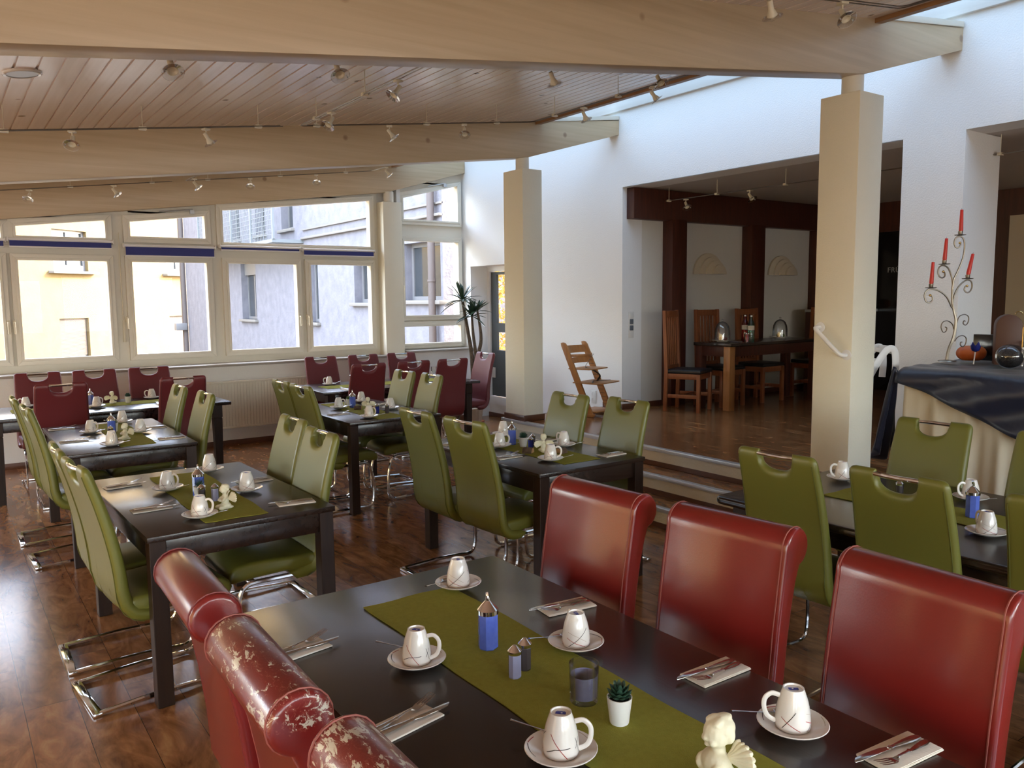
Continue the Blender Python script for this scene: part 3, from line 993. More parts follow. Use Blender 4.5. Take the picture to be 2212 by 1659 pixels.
g = thing('building', 'grey roughcast house with recessed windows outside', 'building', (9, 15.2, -1.5))
def gw(y0, y1, z0, z1): return (y0 - 15.2, y1 - 15.2, z0 + 1.5, z1 + 1.5)
holes = [gw(27.7, 29.3, 1.09, 3.05), gw(22.2, 23.0, 1.09, 2.93), gw(18.3, 19.75, 1.65, 2.75), gw(15.3, 17.0, 1.70, 3.0), gw(24.0, 25.0, 3.9, 6.0), gw(29.2, 30.4, 3.9, 6.0), gw(26.5, 27.5, 3.9, 6.0)]
mb = MB()
holed(mb, [0.0, 21.8], [0.0, 12.0], holes, lambda a, b, c, d: (0.0, 0.35, a, b, c, d))
mb.box(0.35, 6.0, 0.0, 21.8, 0.0, 12.0)
mb.done('wall', 'gbuild', g)
for i, h in enumerate(holes):
    mb = MB()
    a, b, c, d = h
    fwid = 0.09
    holed(mb, [a, b], [c, d], [(a + fwid, (a + b) / 2 - 0.05, c + fwid, d - fwid), ((a + b) / 2 + 0.05, b - fwid, c + fwid, d - fwid)], lambda p, q, r_, s_: (0.22, 0.28, p, q, r_, s_))
    wn = mb.done('window', 'exwin', g)
    mb = MB()
    mb.box(0.25, 0.26, a + fwid, b - fwid, c + fwid, d - fwid)
    mb.done('pane', 'darkglass', wn)
    mb = MB()
    mb.box(-0.12, 0.25, a - 0.12, b + 0.12, c - 0.09, c, bev=0.01)
    mb.done('sill', 'gtrim', wn)
    if i == 0:
        mb = MB()
        mb.box(0.12, 0.22, a + 0.05, b - 0.05, d - 0.42, d - 0.02)
        mb.done('shutter_box', 'exwin', wn)
mb = MB()
mb.box(-0.06, 0.02, 0.0, 8.0, 5.26, 5.30)
mb.box(-0.10, 0.02, 0.0, 8.0, 5.00, 5.06, bev=0.01)
mb.done('cornice', 'gtrim', g)
mb = MB()
mb.tube([(-0.14, 0.25, 0), (-0.14, 0.25, 11.0)], 0.085, 12)
for z in (1.4, 3.6, 5.9):
    mb.tube([(-0.14, 0.25, z), (-0.14, 0.25, z + 0.05)], 0.10, 12)
mb.done('downpipe', 'pipe', g)
mb = MB()
mb.tube([(-0.10, 21.9, 0), (-0.10, 21.9, 11.0)], 0.13, 12)
mb.done('downpipe', 'pipe', g)
# mesh balcony
mb = MB()
y0, y1, z0, z1, X = 8.0, 16.0, 5.0, 6.9, -0.9
for k in range(5):
    yy = y0 + (y1 - y0) * k / 4
    mb.box(X - 0.03, X + 0.03, yy - 0.04, yy + 0.04, z0, z1)
mb.box(X - 0.04, 0.0, y0, y1, z0 - 0.10, z0, mi=0)
mb.box(X - 0.03, X + 0.03, y0, y1, z1 - 0.05, z1)
n = 0
yy = y0
while yy < y1:
    mb.box(X - 0.006, X + 0.006, yy - 0.008, yy + 0.008, z0, z1)
    yy += 0.14
zz = z0
while zz < z1:
    mb.box(X - 0.006, X + 0.006, y0, y1, zz - 0.008, zz + 0.008)
    zz += 0.14
mb.done('mesh_balcony', 'cage', g)
mb = MB()
mb.box(-0.55, -0.1, 21.6, 22.0, 2.0, 2.3, bev=0.02)
mb.done('floodlight', 'exwin', g)

# ochre house, its face turned towards the courtyard
ang = math.atan2(0.61, 0.79)
yb = thing('building', 'sunlit ochre yellow house with shutters outside', 'building', (11.6, 48, -1.5), ang)
holes = [(-8.85, -6.85, 4.70, 6.6), (-1.45, 0.6, 4.75, 6.7), (-8.74, -7.02, 0.6, 2.5), (-1.41, 0.2, 0.25, 2.45), (-16.2, -14.4, 4.7, 6.6), (-16.2, -14.4, 0.6, 2.5)]
mb = MB()
holed(mb, [-32.0, 2.5], [0.0, 13.0], holes, lambda a, b, c, d: (a, b, 0.0, 0.4, c, d))
mb.box(-32.0, 2.5, 0.4, 6.0, 0.0, 13.0)
mb.done('wall', 'ybuild', yb)
for i, (a, b, c, d) in enumerate(holes):
    up_ = c > 4
    mb = MB()
    if up_:
        mid = (a + b) / 2
        holed(mb, [a, b], [c, d], [(a + 0.13, mid - 0.06, c + 0.28, d - 0.1), (mid + 0.06, b - 0.13, c + 0.28, d - 0.1)], lambda p, q, r_, s_: (p, q, 0.18, 0.26, r_, s_))
    else:
        mb.box(a, b, 0.18, 0.26, c, c + 0.14)
        mb.box(a, a + 0.1, 0.18, 0.26, c, d)
        mb.box(b - 0.1, b, 0.18, 0.26, c, d)
    wn = mb.done('window', 'exwin', yb)
    mb = MB()
    if up_:
        mb.box(a + 0.1, b - 0.1, 0.24, 0.25, c + 0.1, d - 0.05)
        mb.done('pane', 'darkglass', wn)
    else:
        z = c + 0.14
        while z < d:
            mb.box(a + 0.08, b - 0.08, 0.12, 0.16, z, z + 0.052)
            mb.box(a + 0.08, b - 0.08, 0.14, 0.18, z + 0.05, z + 0.062)
            z += 0.062
        mb.done('shutter', 'shutter', wn)
    if up_:
        mb = MB()
        mb.box(a - 0.3, b + 0.35, -0.32, 0.18, c - 0.12, c, bev=0.015)
        mb.done('sill', 'gtrim', wn)

mb = MB()
mb.box(10.6, 17.0, -6.0, 11.0, -1.5, 8.0)  # unseen mass, added so no sun enters by the glazed door
struct(mb.done('wall_sun_block', 'gbuild'), 'unseen building mass added to keep sun out of the garden door', 'wall')

# unseen block added on the camera side, bounces warm sunlight into the room
wb = thing('building', 'unseen ochre block added to bounce warm light into the room', 'building', (-14, 3, -1.5))
mb = MB()
mb.box(-4, 0, -14, 12, 0, 9)
mb.done('wall', 'ybuild', wb)

# autumn tree seen through the garden door
tr = thing('autumn_tree', 'golden autumn tree seen through the dark glazed door', 'tree', (9.45, 13.3, -1.5))
mb = MB()
mb.tube(spline([(0, 0, 0), (0.05, 0, 1.5), (-0.03, 0.05, 3.0)], 4), 0.09, 8)
mb.done('trunk', 'bark', tr)
mb = MB()
rng = random.Random(3)
for i in range(9000):
    a, b_, rr = rng.uniform(0, 2 * PI), rng.uniform(-1, 1), rng.uniform(0.3, 1.0) ** 0.5
    s_ = math.sqrt(1 - b_ * b_)
    p = Vector((s_ * math.cos(a) * 1.0 * rr, s_ * math.sin(a) * 1.15 * rr, 2.9 + b_ * 2.2 * rr))
    e = Euler((rng.uniform(0, 6), rng.uniform(0, 6), rng.uniform(0, 6))).to_matrix()
    s2 = rng.uniform(0.022, 0.045)
    mb.face([mb.bm.verts.new(p + e @ Vector(q)) for q in ((-s2, 0, 0), (0, -s2 * .6, 0), (s2, 0, 0), (0, s2 * .6, 0))])
mb.done('crown', 'autumn', tr, smooth=False)

# ================================================================== furniture
# ---- names of the tables used in labels
TN = dict(
    A='front scroll-chair table',
    B='table behind cracked chairs',
    C='table before wine-red chairs',
    D='ochre-house window table',
    E='palm-side window table',
    F='table between radiator and column',
    G='small table beside steps',
    H='round-edged table below buffet',
)

# ---- cantilever chair -------------------------------------------------------
def back_profile():
    # (x, z) along the back from the curled bottom to the top
    return spline([(0.275, 0, 0.402), (0.215, 0, 0.392), (0.150, 0, 0.415), (0.118, 0, 0.475), (0.110, 0, 0.56), (0.098, 0, 0.66), (0.075, 0, 0.78), (0.045, 0, 0.90), (0.015, 0, 1.0), (0.0, 0, 1.055)], 5)

def chair_proto(col, cold):
    t = thing('dining_chair', 'chair', 'chair')
    P = back_profile()
    L = [0.0]
    for i in range(1, len(P)):
        L.append(L[-1] + (P[i] - P[i - 1]).length)
    tot = L[-1]
    def at(s):
        s = max(0.0, min(tot, s))
        for i in range(1, len(P)):
            if L[i] >= s:
                k = (s - L[i - 1]) / max(1e-9, L[i] - L[i - 1])
                p = P[i - 1].lerp(P[i], k)
                d = (P[i] - P[i - 1]).normalized()
                return p, Vector((-d.z, 0, d.x))
        return P[-1], Vector((-1, 0, 0))
    def wid(s): return 0.217 - 0.019 * (s / tot) ** 1.5
    def stop(y):
        a = abs(y)
        s = tot
        if a < 0.0845:
            s = tot - 0.030 - 0.058 * math.sqrt(max(0, 1 - (a / 0.0845) ** 2.4))
        if a > 0.17:
            s -= 0.028 * (1 - math.sqrt(max(0, 1 - ((a - 0.17) / 0.030) ** 2))) if a < 0.2 else 0.028
        return s
    us = [0, 0.018, 0.036, 0.052, 0.064, 0.074, 0.081, 0.0844, 0.0848, 0.0862, 0.089, 0.093, 0.098, 0.115, 0.14, 0.16, 0.172, 0.182, 0.190, 0.196, 0.1995, 0.2]
    us = [-u for u in us[:0:-1]] + us
    vs = [0, 0.05, 0.1, 0.16, 0.22, 0.3, 0.38, 0.46, 0.54, 0.62, 0.7, 0.78, 0.85, 0.9, 0.94, 0.96, 0.975, 0.988, 0.996, 1.0]
    mb = MB()
    def pt(u, v, side):
        s = stop(u) * v
        p, n = at(s)
        y = u / 0.2 * wid(s)
        th = 0.030 - 0.010 * (s / tot)
        e = abs(u) / 0.2
        ed = math.sqrt(max(0, 1 - max(0, (e - 0.90) / 0.10) ** 2))
        if e >= 0.42 and s > tot - 0.034:
            ed = min(ed, math.sqrt(max(0, 1 - (1 - min(1, (abs(u) - 0.0848) / 0.012)) ** 2)))
        tp = math.sqrt(max(0, 1 - max(0, (v - 0.955) / 0.045) ** 2))
        if v < 0.05: tp = min(tp, math.sqrt(max(0.0, v / 0.05)))
        q = p + n * (side * th * ed * tp)
        return (q.x, y, q.z)
    g1 = mb.grid(lambda u, v: pt(u, v, 1), us, vs)
    g2 = mb.grid(lambda u, v: pt(u, v, -1), us, vs, flip=True)
    mb.done('backrest', col, t, angle=60)
    # seat
    mb = MB()
    sp = [(0.135, 0.405), (0.128, 0.44), (0.135, 0.468), (0.16, 0.480), (0.26, 0.482), (0.38, 0.490), (0.47, 0.490), (0.53, 0.480), (0.565, 0.455), (0.578, 0.425), (0.568, 0.402), (0.54, 0.398), (0.45, 0.408), (0.3, 0.412)]
    mb.prism(sp, 'y', -0.207, 0.207, bev=0.022, seg=3)
    mb.done('seat', col, t, angle=50)
    # piping along both edges of the back
    for sgn in (-1, 1):
        mb = MB()
        ln = []
        for k in range(21):
            s = tot * (0.10 + 0.86 * k / 20)
            p, n = at(s)
            th = 0.030 - 0.010 * (s / tot)
            ln.append(Vector((p.x, sgn * wid(s) * 0.925, p.z)) + n * (th * 0.99))
        mb.tube(ln, 0.0022, 5)
        mb.done('piping', cold, t)
    # chrome handle
    mb = MB()
    p, n = at(tot - 0.020)
    hp = [Vector((p.x - 0.004 - 0.012 * math.cos(k / 8 * PI / 2 * (1 if k > 0 else 1)), k / 8 * 0.10, p.z)) for k in range(-8, 9)]
    mb.tube(hp, 0.0095, 10)
    mb.done('handle', 'chrome', t)
    # chrome frame
    mb = MB()
    side = lambda y: fillet([(0.17, y, 0.385), (0.50, y, 0.385), (0.545, y, 0.20), (0.53, y, 0.010), (0.30, y, 0.026), (0.0, y, 0.012)], [0, 0.06, 0.3, 0.07, 0.4, 0])
    for y in (-0.182, 0.182):
        mb.tube(side(y), 0.0125, 8, flat=(0.72, 1.0), upv=(0, 1, 0))
    mb.box(-0.028, 0.010, -0.194, 0.194, 0.001, 0.019, bev=0.003)
    mb.box(0.20, 0.235, -0.18, 0.18, 0.383, 0.397, bev=0.003)
    mb.box(0.44, 0.475, -0.18, 0.18, 0.383, 0.397, bev=0.003)
    mb.done('frame', 'chrome', t)
    return t

green = Pool(chair_proto('green', 'greend'))
wine = Pool(chair_proto('wine', 'wined'))
K = 0.92            # handle points were measured on the plane z=0.97; the handles sit at 1.03
def chairs(pool, lst, rz, col, group):
    for (x, y, lab, *dz) in lst:
        pool.put((x, y, 0), rz + (dz[0] if dz else 0.0), '%s chair, %s' % (col, lab), group)
GC = 'olive green leather'
chairs(green, [(0.432, 3.81, 'near end, bare-floor side, of ' + TN['B'], 0.09), (0.418, 4.30, 'window end, bare-floor side, of ' + TN['B'])], 0, GC, 'green cantilever chairs')
chairs(green, [(1.655, 4.50, 'window end, steps side, of ' + TN['B']), (1.60, 3.95, 'near end, steps side, of ' + TN['B'])], PI, GC, 'green cantilever chairs')
chairs(green, [(0.437, 6.12, 'near end, bare-floor side, of ' + TN['C'], 0.05), (0.412, 6.76, 'window end, bare-floor side, of ' + TN['C'])], 0, GC, 'green cantilever chairs')
chairs(green, [(1.575, 6.83, 'window end, steps side, of ' + TN['C']), (1.605, 6.17, 'near end, steps side, of ' + TN['C'])], PI, GC, 'green cantilever chairs')
chairs(green, [(2.34, 6.67, 'window end, radiator side, of ' + TN['F']), (2.335, 6.21, 'near end, radiator side, of ' + TN['F'], 0.05)], 0, GC, 'green cantilever chairs')
chairs(green, [(3.605, 6.82, 'window end, column side, of ' + TN['F']), (3.62, 6.33, 'near end, column side, of ' + TN['F'], -0.05)], PI, GC, 'green cantilever chairs')
chairs(green, [(2.341, 4.32, 'window end, backing the radiator, at ' + TN['G']), (2.368, 3.805, 'near end, backing the open floor, at ' + TN['G'], 0.07)], 0, GC, 'green cantilever chairs')
chairs(green, [(3.61, 4.365, 'nearer the high chair, step side, of ' + TN['G']), (3.70, 3.875, 'near end, step side, of ' + TN['G'], -0.03)], PI, GC, 'green cantilever chairs')
chairs(green, [(2.905, 2.14, 'hiding the step end of ' + TN['H']), (2.905, 1.60, 'in the middle, back turned, at ' + TN['H'], -0.03), (2.90, 1.02, 'cut by the picture edge, back turned, at ' + TN['H'])], 0, GC, 'green cantilever chairs')
chairs(green, [(4.30, 2.17, 'facing us in front of the cream skirt, ' + TN['H']), (4.29, 1.56, 'facing us at the picture edge, ' + TN['H'])], PI, GC, 'green cantilever chairs')
WC = 'wine-red leather'
chairs(wine, [(0.82, 7.67, 'back turned, nearest the small angel, at ' + TN['D']), (1.78, 7.60, 'back turned, nearest the radiator, at ' + TN['D'])], PI / 2, WC, 'wine-red cantilever chairs')
chairs(wine, [(0.772, 9.03, 'first under the window from the picture edge, ' + TN['D']), (1.262, 9.01, 'middle of three under the window, ' + TN['D']), (1.772, 9.01, 'under the window, nearest the radiator, ' + TN['D'])], -PI / 2, WC, 'wine-red cantilever chairs')
chairs(wine, [(3.70, 7.81, 'back turned, behind the sugar shaker, ' + TN['E']), (4.24, 7.81, 'back turned, in the middle, ' + TN['E']), (4.73, 7.80, 'back turned, nearest the palm, ' + TN['E'])], PI / 2, WC, 'wine-red cantilever chairs')
chairs(wine, [(3.73, 9.22, 'under the window, beside the radiator, ' + TN['E']), (4.26, 9.17, 'middle of three under the window, ' + TN['E']), (4.78, 9.16, 'under the window column, ' + TN['E'])], -PI / 2, WC, 'wine-red cantilever chairs')
chairs(wine, [(5.60, 8.44, 'at the head, before the palm, of ' + TN['E'])], PI, WC, 'wine-red cantilever chairs')

# ---- scroll-backed red chairs ----------------------------------------------
def scroll_chair(loc, rz, m_, label, seam='redseam', hw=0.222):
    t = thing('scroll_back_chair', label, 'chair', loc, rz, 'red scroll-backed chairs')
    cx, cz, r = 0.0, 0.980, 0.060
    P = [(0.135, 0.43), (0.118, 0.60), (0.100, 0.75), (0.078, 0.88)]
    for k in range(0, 15):
        a = R(-5 + 260 * k / 14)
        P.append((cx + r * math.cos(a) * 1.02, cz + r * math.sin(a)))
    P += [(0.000, 0.885), (0.022, 0.80), (0.040, 0.70), (0.055, 0.58), (0.065, 0.43)]
    mb = MB()
    mb.prism(P, 'y', -hw, hw, bev=0.012, seg=3)
    mb.done('backrest', m_, t, angle=45)
    for s_ in (-1, 1):
        mb = MB()
        cxm = sum(p[0] for p in P) / len(P)
        ln = [Vector((p[0] + (0.0008 if p[0] > 0.02 else -0.0008), s_ * (hw - 0.016), p[1] + (0.0012 if p[1] > cz else 0))) for p in P[:-1]]
        mb.tube(ln, 0.0022, 5)
        mb.done('stitching', seam, t)
    mb = MB()
    mb.prism([(0.11, 0.385), (0.11, 0.475), (0.30, 0.490), (0.47, 0.490), (0.53, 0.470), (0.545, 0.43), (0.53, 0.385)], 'y', -0.225, 0.225, bev=0.02, seg=3)
    mb.done('seat', m_, t, angle=45)
    mb = MB()
    side = lambda y: fillet([(0.15, y, 0.375), (0.48, y, 0.375), (0.52, y, 0.20), (0.505, y, 0.012), (0.25, y, 0.022), (-0.02, y, 0.012)], [0, 0.06, 0.3, 0.07, 0.4, 0])
    for y in (-0.195, 0.195):
        mb.tube(side(y), 0.0135, 8, flat=(0.72, 1.0), upv=(0, 1, 0))
    mb.box(-0.045, -0.008, -0.208, 0.208, 0.001, 0.021, bev=0.003)
    mb.box(0.18, 0.46, -0.20, 0.20, 0.372, 0.386, bev=0.003)
    mb.done('frame', 'chrome', t)
    return t
scroll_chair((1.945, 2.185, 0), PI + 0.06, 'red', 'glossy red scroll-backed chair nearest the step-side small table', 'palestitch')
scroll_chair((2.005, 1.625, 0), PI + 0.09, 'red', 'glossy red scroll-backed chair in the middle of the row facing us', 'palestitch')
scroll_chair((1.985, 1.000, 0), PI - 0.03, 'red', 'largest glossy red scroll-backed chair, cut by the picture edge', 'palestitch', 0.225)
scroll_chair((0.495, 2.110, 0), -0.03, 'red1', 'red scroll-backed chair seen end-on, smooth and barely worn')
scroll_chair((0.480, 1.535, 0), -0.02, 'red2', 'red scroll-backed chair with cracked leather, middle of the three end-on', 'palestitch')
scroll_chair((0.500, 0.985, 0), 0.0, 'red3', 'red scroll-backed chair with heavily peeling roll at the bottom edge', 'palestitch')

# ---- tables ------------------------------------------------------------------
def table(key, x0, x1, y0, y1, label, h=0.75, style='plain', rz=0.0, apron=0.095):
    cx, cy = (x0 + x1) / 2, (y0 + y1) / 2
    t = thing('dining_table', label, 'table', (cx, cy, 0), rz)
    hx, hy = (x1 - x0) / 2, (y1 - y0) / 2
    mb = MB()
    if style == 'round':
        pts = []
        rr = 0.05
        for (sx, sy, a0) in ((1, 1, 0), (-1, 1, 90), (-1, -1, 180), (1, -1, 270)):
            for k in range(6):
                a = R(a0 + 18 * k)
                pts.append((sx * (hx - rr) + rr * math.cos(a), sy * (hy - rr) + rr * math.sin(a)))
        mb.prism(pts, 'z', h - 0.036, h, bev=0.013, seg=4)
    else:
        mb.box(-hx, hx, -hy, hy, h - (0.026 if style == 'plain' else 0.032), h, bev=0.004)
    mb.done('tabletop', 'table', t)
    ins = 0.008 if style == 'plain' else 0.07
    lw = 0.068 if style == 'plain' else 0.085
    th = 0.026 if style == 'plain' else 0.034
    mb = MB()
    i2 = ins + 0.012
    mb.box(-hx + ins + lw, hx - ins - lw, -hy + i2, -hy + i2 + 0.022, h - th - apron, h - th - 0.001, bev=0.002)
    mb.box(-hx + ins + lw, hx - ins - lw, hy - i2 - 0.022, hy - i2, h - th - apron, h - th - 0.001, bev=0.002)
    mb.box(-hx + i2, -hx + i2 + 0.022, -hy + ins + lw, hy - ins - lw, h - th - apron, h - th - 0.001, bev=0.002)
    mb.box(hx - i2 - 0.022, hx - i2, -hy + ins + lw, hy - ins - lw, h - th - apron, h - th - 0.001, bev=0.002)
    mb.done('apron', 'table', t)
    for sx in (-1, 1):
        for sy in (-1, 1):
            mb = MB()
            ax, ay = sx * (hx - ins - lw / 2), sy * (hy - ins - lw / 2)
            q = lw / 2
            if style == 'plain':
                mb.box(ax - q, ax + q, ay - q, ay + q, 0.0, h - th - 0.001, bev=0.003)
            else:
                def ring(w_, z): return [mb.bm.verts.new((ax + i_ * w_, ay + j_ * w_, z)) for i_, j_ in ((-1, -1), (1, -1), (1, 1), (-1, 1))]
                rs = [ring(q * 0.72, 0.0), ring(q * 0.96, h - th - 0.135), ring(q * 0.88, h - th - 0.130), ring(q * 0.88, h - th - 0.124), ring(q, h - th - 0.118), ring(q, h - th - 0.001)]
                for a, b in zip(rs, rs[1:]):
                    for k in range(4):
                        mb.face([a[k], a[(k + 1) % 4], b[(k + 1) % 4], b[k]])
                mb.face(rs[0][::-1]); mb.face(rs[-1])
            mb.done('leg', 'tableend', t, smooth=False)
    return t
table('A', 0.712, 1.668, 0.42, 2.485, 'long dark wooden table in front with the mauve candle glass')
table('B', 0.632, 1.470, 3.545, 4.905, 'dark wooden table for four behind the cracked red chairs', rz=R(1.6))
table('C', 0.625, 1.432, 5.80, 7.25, 'dark wooden table for four reflecting the ochre house')
table('D', 0.25, 2.30, 7.97, 8.89, 'long dark table under the windows left of the radiator', style='turned')
table('E', 3.29, 5.26, 8.06, 9.01, 'long dark table under the windows before the potted palm', style='turned')
table('F', 2.62, 3.46, 5.915, 7.25, 'dark wooden table for four in front of the palm table')
table('G', 2.668, 3.48, 3.50, 4.84, 'dark wooden table for four next to the steps')
table('H', 3.045, 4.15, 0.50, 2.60, 'dark table with rounded edges below the draped buffet', style='round')

# ---- runners -------------------------------------------------------------------
RUN = []
def runner(x0, x1, y0, y1, label, rz=0.0, z=0.7505):
    RUN.append((x0, x1, y0, y1))
    cx, cy = (x0 + x1) / 2, (y0 + y1) / 2
    hx, hy = (x1 - x0) / 2, (y1 - y0) / 2
    mb = MB()
    n1, n2 = 6, 30
    sd = cx * 7.3 + cy * 3.1
    def f(i, j, up_):
        u, v = i / n1 * 2 - 1, j / n2 * 2 - 1
        x, y = u * hx + 0.003 * math.sin(v * 11 + sd), v * hy + 0.003 * math.sin(u * 5 + sd)
        e = max(0, (abs(v) - 0.93) / 0.07) ** 2 * 0.0012 * (0.5 + 0.5 * math.sin(u * 4 + sd))
        e += max(0, abs(u) - 0.8) / 0.2 * 0.0006 * (0.5 + 0.5 * math.sin(v * 17 + sd))
        return (x, y, (0.0028 if up_ else 0.0) + e)
    mb.grid(lambda i, j: f(i, j, True), range(n1 + 1), range(n2 + 1))
    mb.grid(lambda i, j: f(i, j, False), range(n1 + 1), range(n2 + 1), flip=True)
    A = [(i, 0) for i in range(n1 + 1)] + [(n1, j) for j in range(1, n2 + 1)] + [(i, n2) for i in range(n1 - 1, -1, -1)] + [(0, j) for j in range(n2 - 1, -1, -1)]
    for a, b in zip(A, A[1:]):
        q = [f(*a, True), f(*b, True), f(*b, False), f(*a, False)]
        mb.face([mb.bm.verts.new(p) for p in q][::-1])
    o = mb.done('table_runner', 'linen', None, (cx, cy, z), rz)
    tag(o, label, 'table runner', 'olive felt table runners')
runner(1.043, 1.362, 0.62, 2.288, 'olive felt runner along ' + TN['A'])
runner(0.908, 1.188, 3.615, 4.755, 'olive felt runner along ' + TN['B'])
runner(0.965, 1.19, 5.92, 7.13, 'olive felt runner along ' + TN['C'])
runner(0.50, 1.95, 8.34, 8.60, 'olive felt runner along ' + TN['D'])
runner(3.47, 4.95, 8.36, 8.66, 'olive felt runner along ' + TN['E'])
runner(2.885, 3.145, 5.955, 7.16, 'olive felt runner along ' + TN['F'])
runner(2.94, 3.222, 3.62, 4.74, 'olive felt runner along ' + TN['G'])
runner(3.47, 3.74, 0.75, 2.275, 'olive felt runner along ' + TN['H'])

# ---- cups and saucers ------------------------------------------------------------
CUPP = [(0.0, 0.0), (0.0345, 0.0), (0.0375, 0.002), (0.0388, 0.010), (0.0384, 0.025), (0.0362, 0.045), (0.0318, 0.065), (0.0268, 0.080), (0.0238, 0.0885), (0.0230, 0.092), (0.0205, 0.092), (0.0195, 0.0885), (0.0, 0.0885)]
def cup_r(z):
    for (r0, z0), (r1, z1) in zip(CUPP[1:9], CUPP[2:10]):
        if z0 <= z <= z1:
            return r0 + (r1 - r0) * (z - z0) / max(1e-9, z1 - z0)
    return 0.026
def stroke(mb, pts, rf, wd, mi, off=0.0005):
    """pts (angle deg, height); thin ribbon on the turned surface"""
    n = 14
    P = []
    for k in range(n + 1):
        t = k / n * (len(pts) - 1)
        i = min(int(t), len(pts) - 2)
        f = t - i
        a = R(pts[i][0] * (1 - f) + pts[i + 1][0] * f)
        z = pts[i][1] * (1 - f) + pts[i + 1][1] * f
        P.append((a, z))
    V = []
    for k, (a, z) in enumerate(P):
        a0, z0 = P[max(0, k - 1)]
        a1, z1 = P[min(n, k + 1)]
        r = rf(z)
        du, dz = (a1 - a0) * r, (z1 - z0)
        l = math.hypot(du, dz) or 1
        nu, nz = -dz / l * wd / 2, du / l * wd / 2
        row = []
        for s_ in (-1, 1):
            aa, zz = a + s_ * nu / r, z + s_ * nz
            rr = rf(zz) + off
            row.append(mb.bm.verts.new((rr * math.cos(aa), rr * math.sin(aa), zz)))
        V.append(row)
    for a, b in zip(V, V[1:]):
        mb.face([a[0], b[0], b[1], a[1]], mi)

def cup_proto():
    t = thing('coffee_cup', 'cup', 'cup')
    mb = MB()
    mb.lathe(CUPP, 32)
    for arc, wd, mi in (
        ([(128, 0.006), (165, 0.026), (215, 0.056)], 0.0014, 1), ([(120, 0.030), (160, 0.017), (200, 0.007)], 0.0014, 2), ([(125, 0.046), (165, 0.036), (205, 0.020)], 0.0010, 3),
        ([(-118, 0.056), (-95, 0.036), (-60, 0.006)], 0.0014, 2), ([(-130, 0.016), (-100, 0.026), (-50, 0.029)], 0.0014, 1), ([(-27, 0.046), (-12, 0.014)], 0.0013, 1), ([(-8, 0.044), (-30, 0.024)], 0.0013, 1),
        ([(40, 0.010), (85, 0.050)], 0.0014, 1), ([(35, 0.034), (100, 0.008)], 0.0014, 2)):
        stroke(mb, arc, cup_r, wd, mi)
    mb.box(-0.011, 0.011, -0.0055, 0.0035, 0.0886, 0.0890, mi=4)
    mb.box(-0.009, 0.009, 0.0050, 0.0062, 0.0886, 0.0890, mi=4)
    mb.lathe([(0.0, 0.0893), (0.0022, 0.0893), (0.0022, 0.0889)], 10, c=(0.002, -0.001, 0), mi=0)
    mb.done('body', ['porc', 'black', 'redl', 'tan', 'bluel'], t, angle=50)
    mb = MB()
    mb.tube(spline([(0.030, 0, 0.074), (0.048, 0, 0.078), (0.062, 0, 0.066), (0.064, 0, 0.046), (0.056, 0, 0.026), (0.038, 0, 0.014)], 5), [0.0045] * 26, 8, flat=(0.8, 1.25), upv=(0, 1, 0))
    mb.done('handle', 'porc', t)
    return t

def sauc_z(r):
    return 0.0045 if r < 0.030 else 0.0045 + 0.0155 * ((r - 0.030) / 0.047) ** 1.35
def saucer_proto():
    mb = MB()
    pr = [(0.0, 0.0), (0.028, 0.0), (0.030, 0.0015), (0.045, 0.003), (0.062, 0.0095), (0.0765, 0.0175), (0.0782, 0.0195), (0.0768, 0.0208), (0.073, 0.0195)]
    pr += [(r, sauc_z(r) + 0.001) for r in (0.066, 0.056, 0.046, 0.038, 0.031)] + [(0.0, 0.0050)]
    mb.lathe(pr, 40)
    for (a0, a1, r0, r1, mi) in ((150, 172, 0.070, 0.072, 2), (174, 215, 0.0715, 0.062, 1), (30, 60, 0.068, 0.072, 3), (100, 112, 0.060, 0.071, 1), (-60, -40, 0.062, 0.071, 2)):
        V = []
        for k in range(9):
            f = k / 8
            a, r = R(a0 + (a1 - a0) * f), r0 + (r1 - r0) * f
            V.append([mb.bm.verts.new((rr * math.cos(a), rr * math.sin(a), sauc_z(rr) + 0.0019)) for rr in (r - 0.0008, r + 0.0008)])
        for a, b in zip(V, V[1:]):
            mb.face([a[0], a[1], b[1], b[0]], mi)
    o = mb.done('saucer', ['porc', 'black', 'redl', 'tan'], None, angle=50)
    return tag(o, 'saucer', 'saucer')

def spoon_proto():
    t = thing('teaspoon', 'spoon', 'teaspoon')
    mb = MB()
    mb.tube(spline([(0.022, 0, 0.0075), (0.0, 0, 0.0100), (-0.03, 0, 0.0155), (-0.075, 0, 0.0245), (-0.088, 0, 0.0265)], 5), [0.0022 + 0.0030 * max(0, (k - 11) / 9) ** 1.3 for k in range(21)], 8, flat=(0.35, 1.0), upv=(0, 0, 1))
    mb.done('handle', 'steel', t)
    mb = MB()
    def bowl(u, v, o):
        a = u * 2 * PI
        r = v
        x = 0.036 + math.cos(a) * 0.0165 * r
        y = math.sin(a) * 0.0105 * r * (1 + 0.15 * math.cos(a))
        z = 0.0075 + (r * r - 1) * 0.0035 + o
        return (x, y, z)
    us = [k / 16 for k in range(17)]
    mb.grid(lambda u, v: bowl(u, v, 0.0008), us, [0.02, 0.3, 0.6, 0.85, 1.0])
    mb.grid(lambda u, v: bowl(u, v, 0.0), us, [0.02, 0.3, 0.6, 0.85, 1.0], flip=True)
    mb.done('bowl', 'steel', t)
    return t

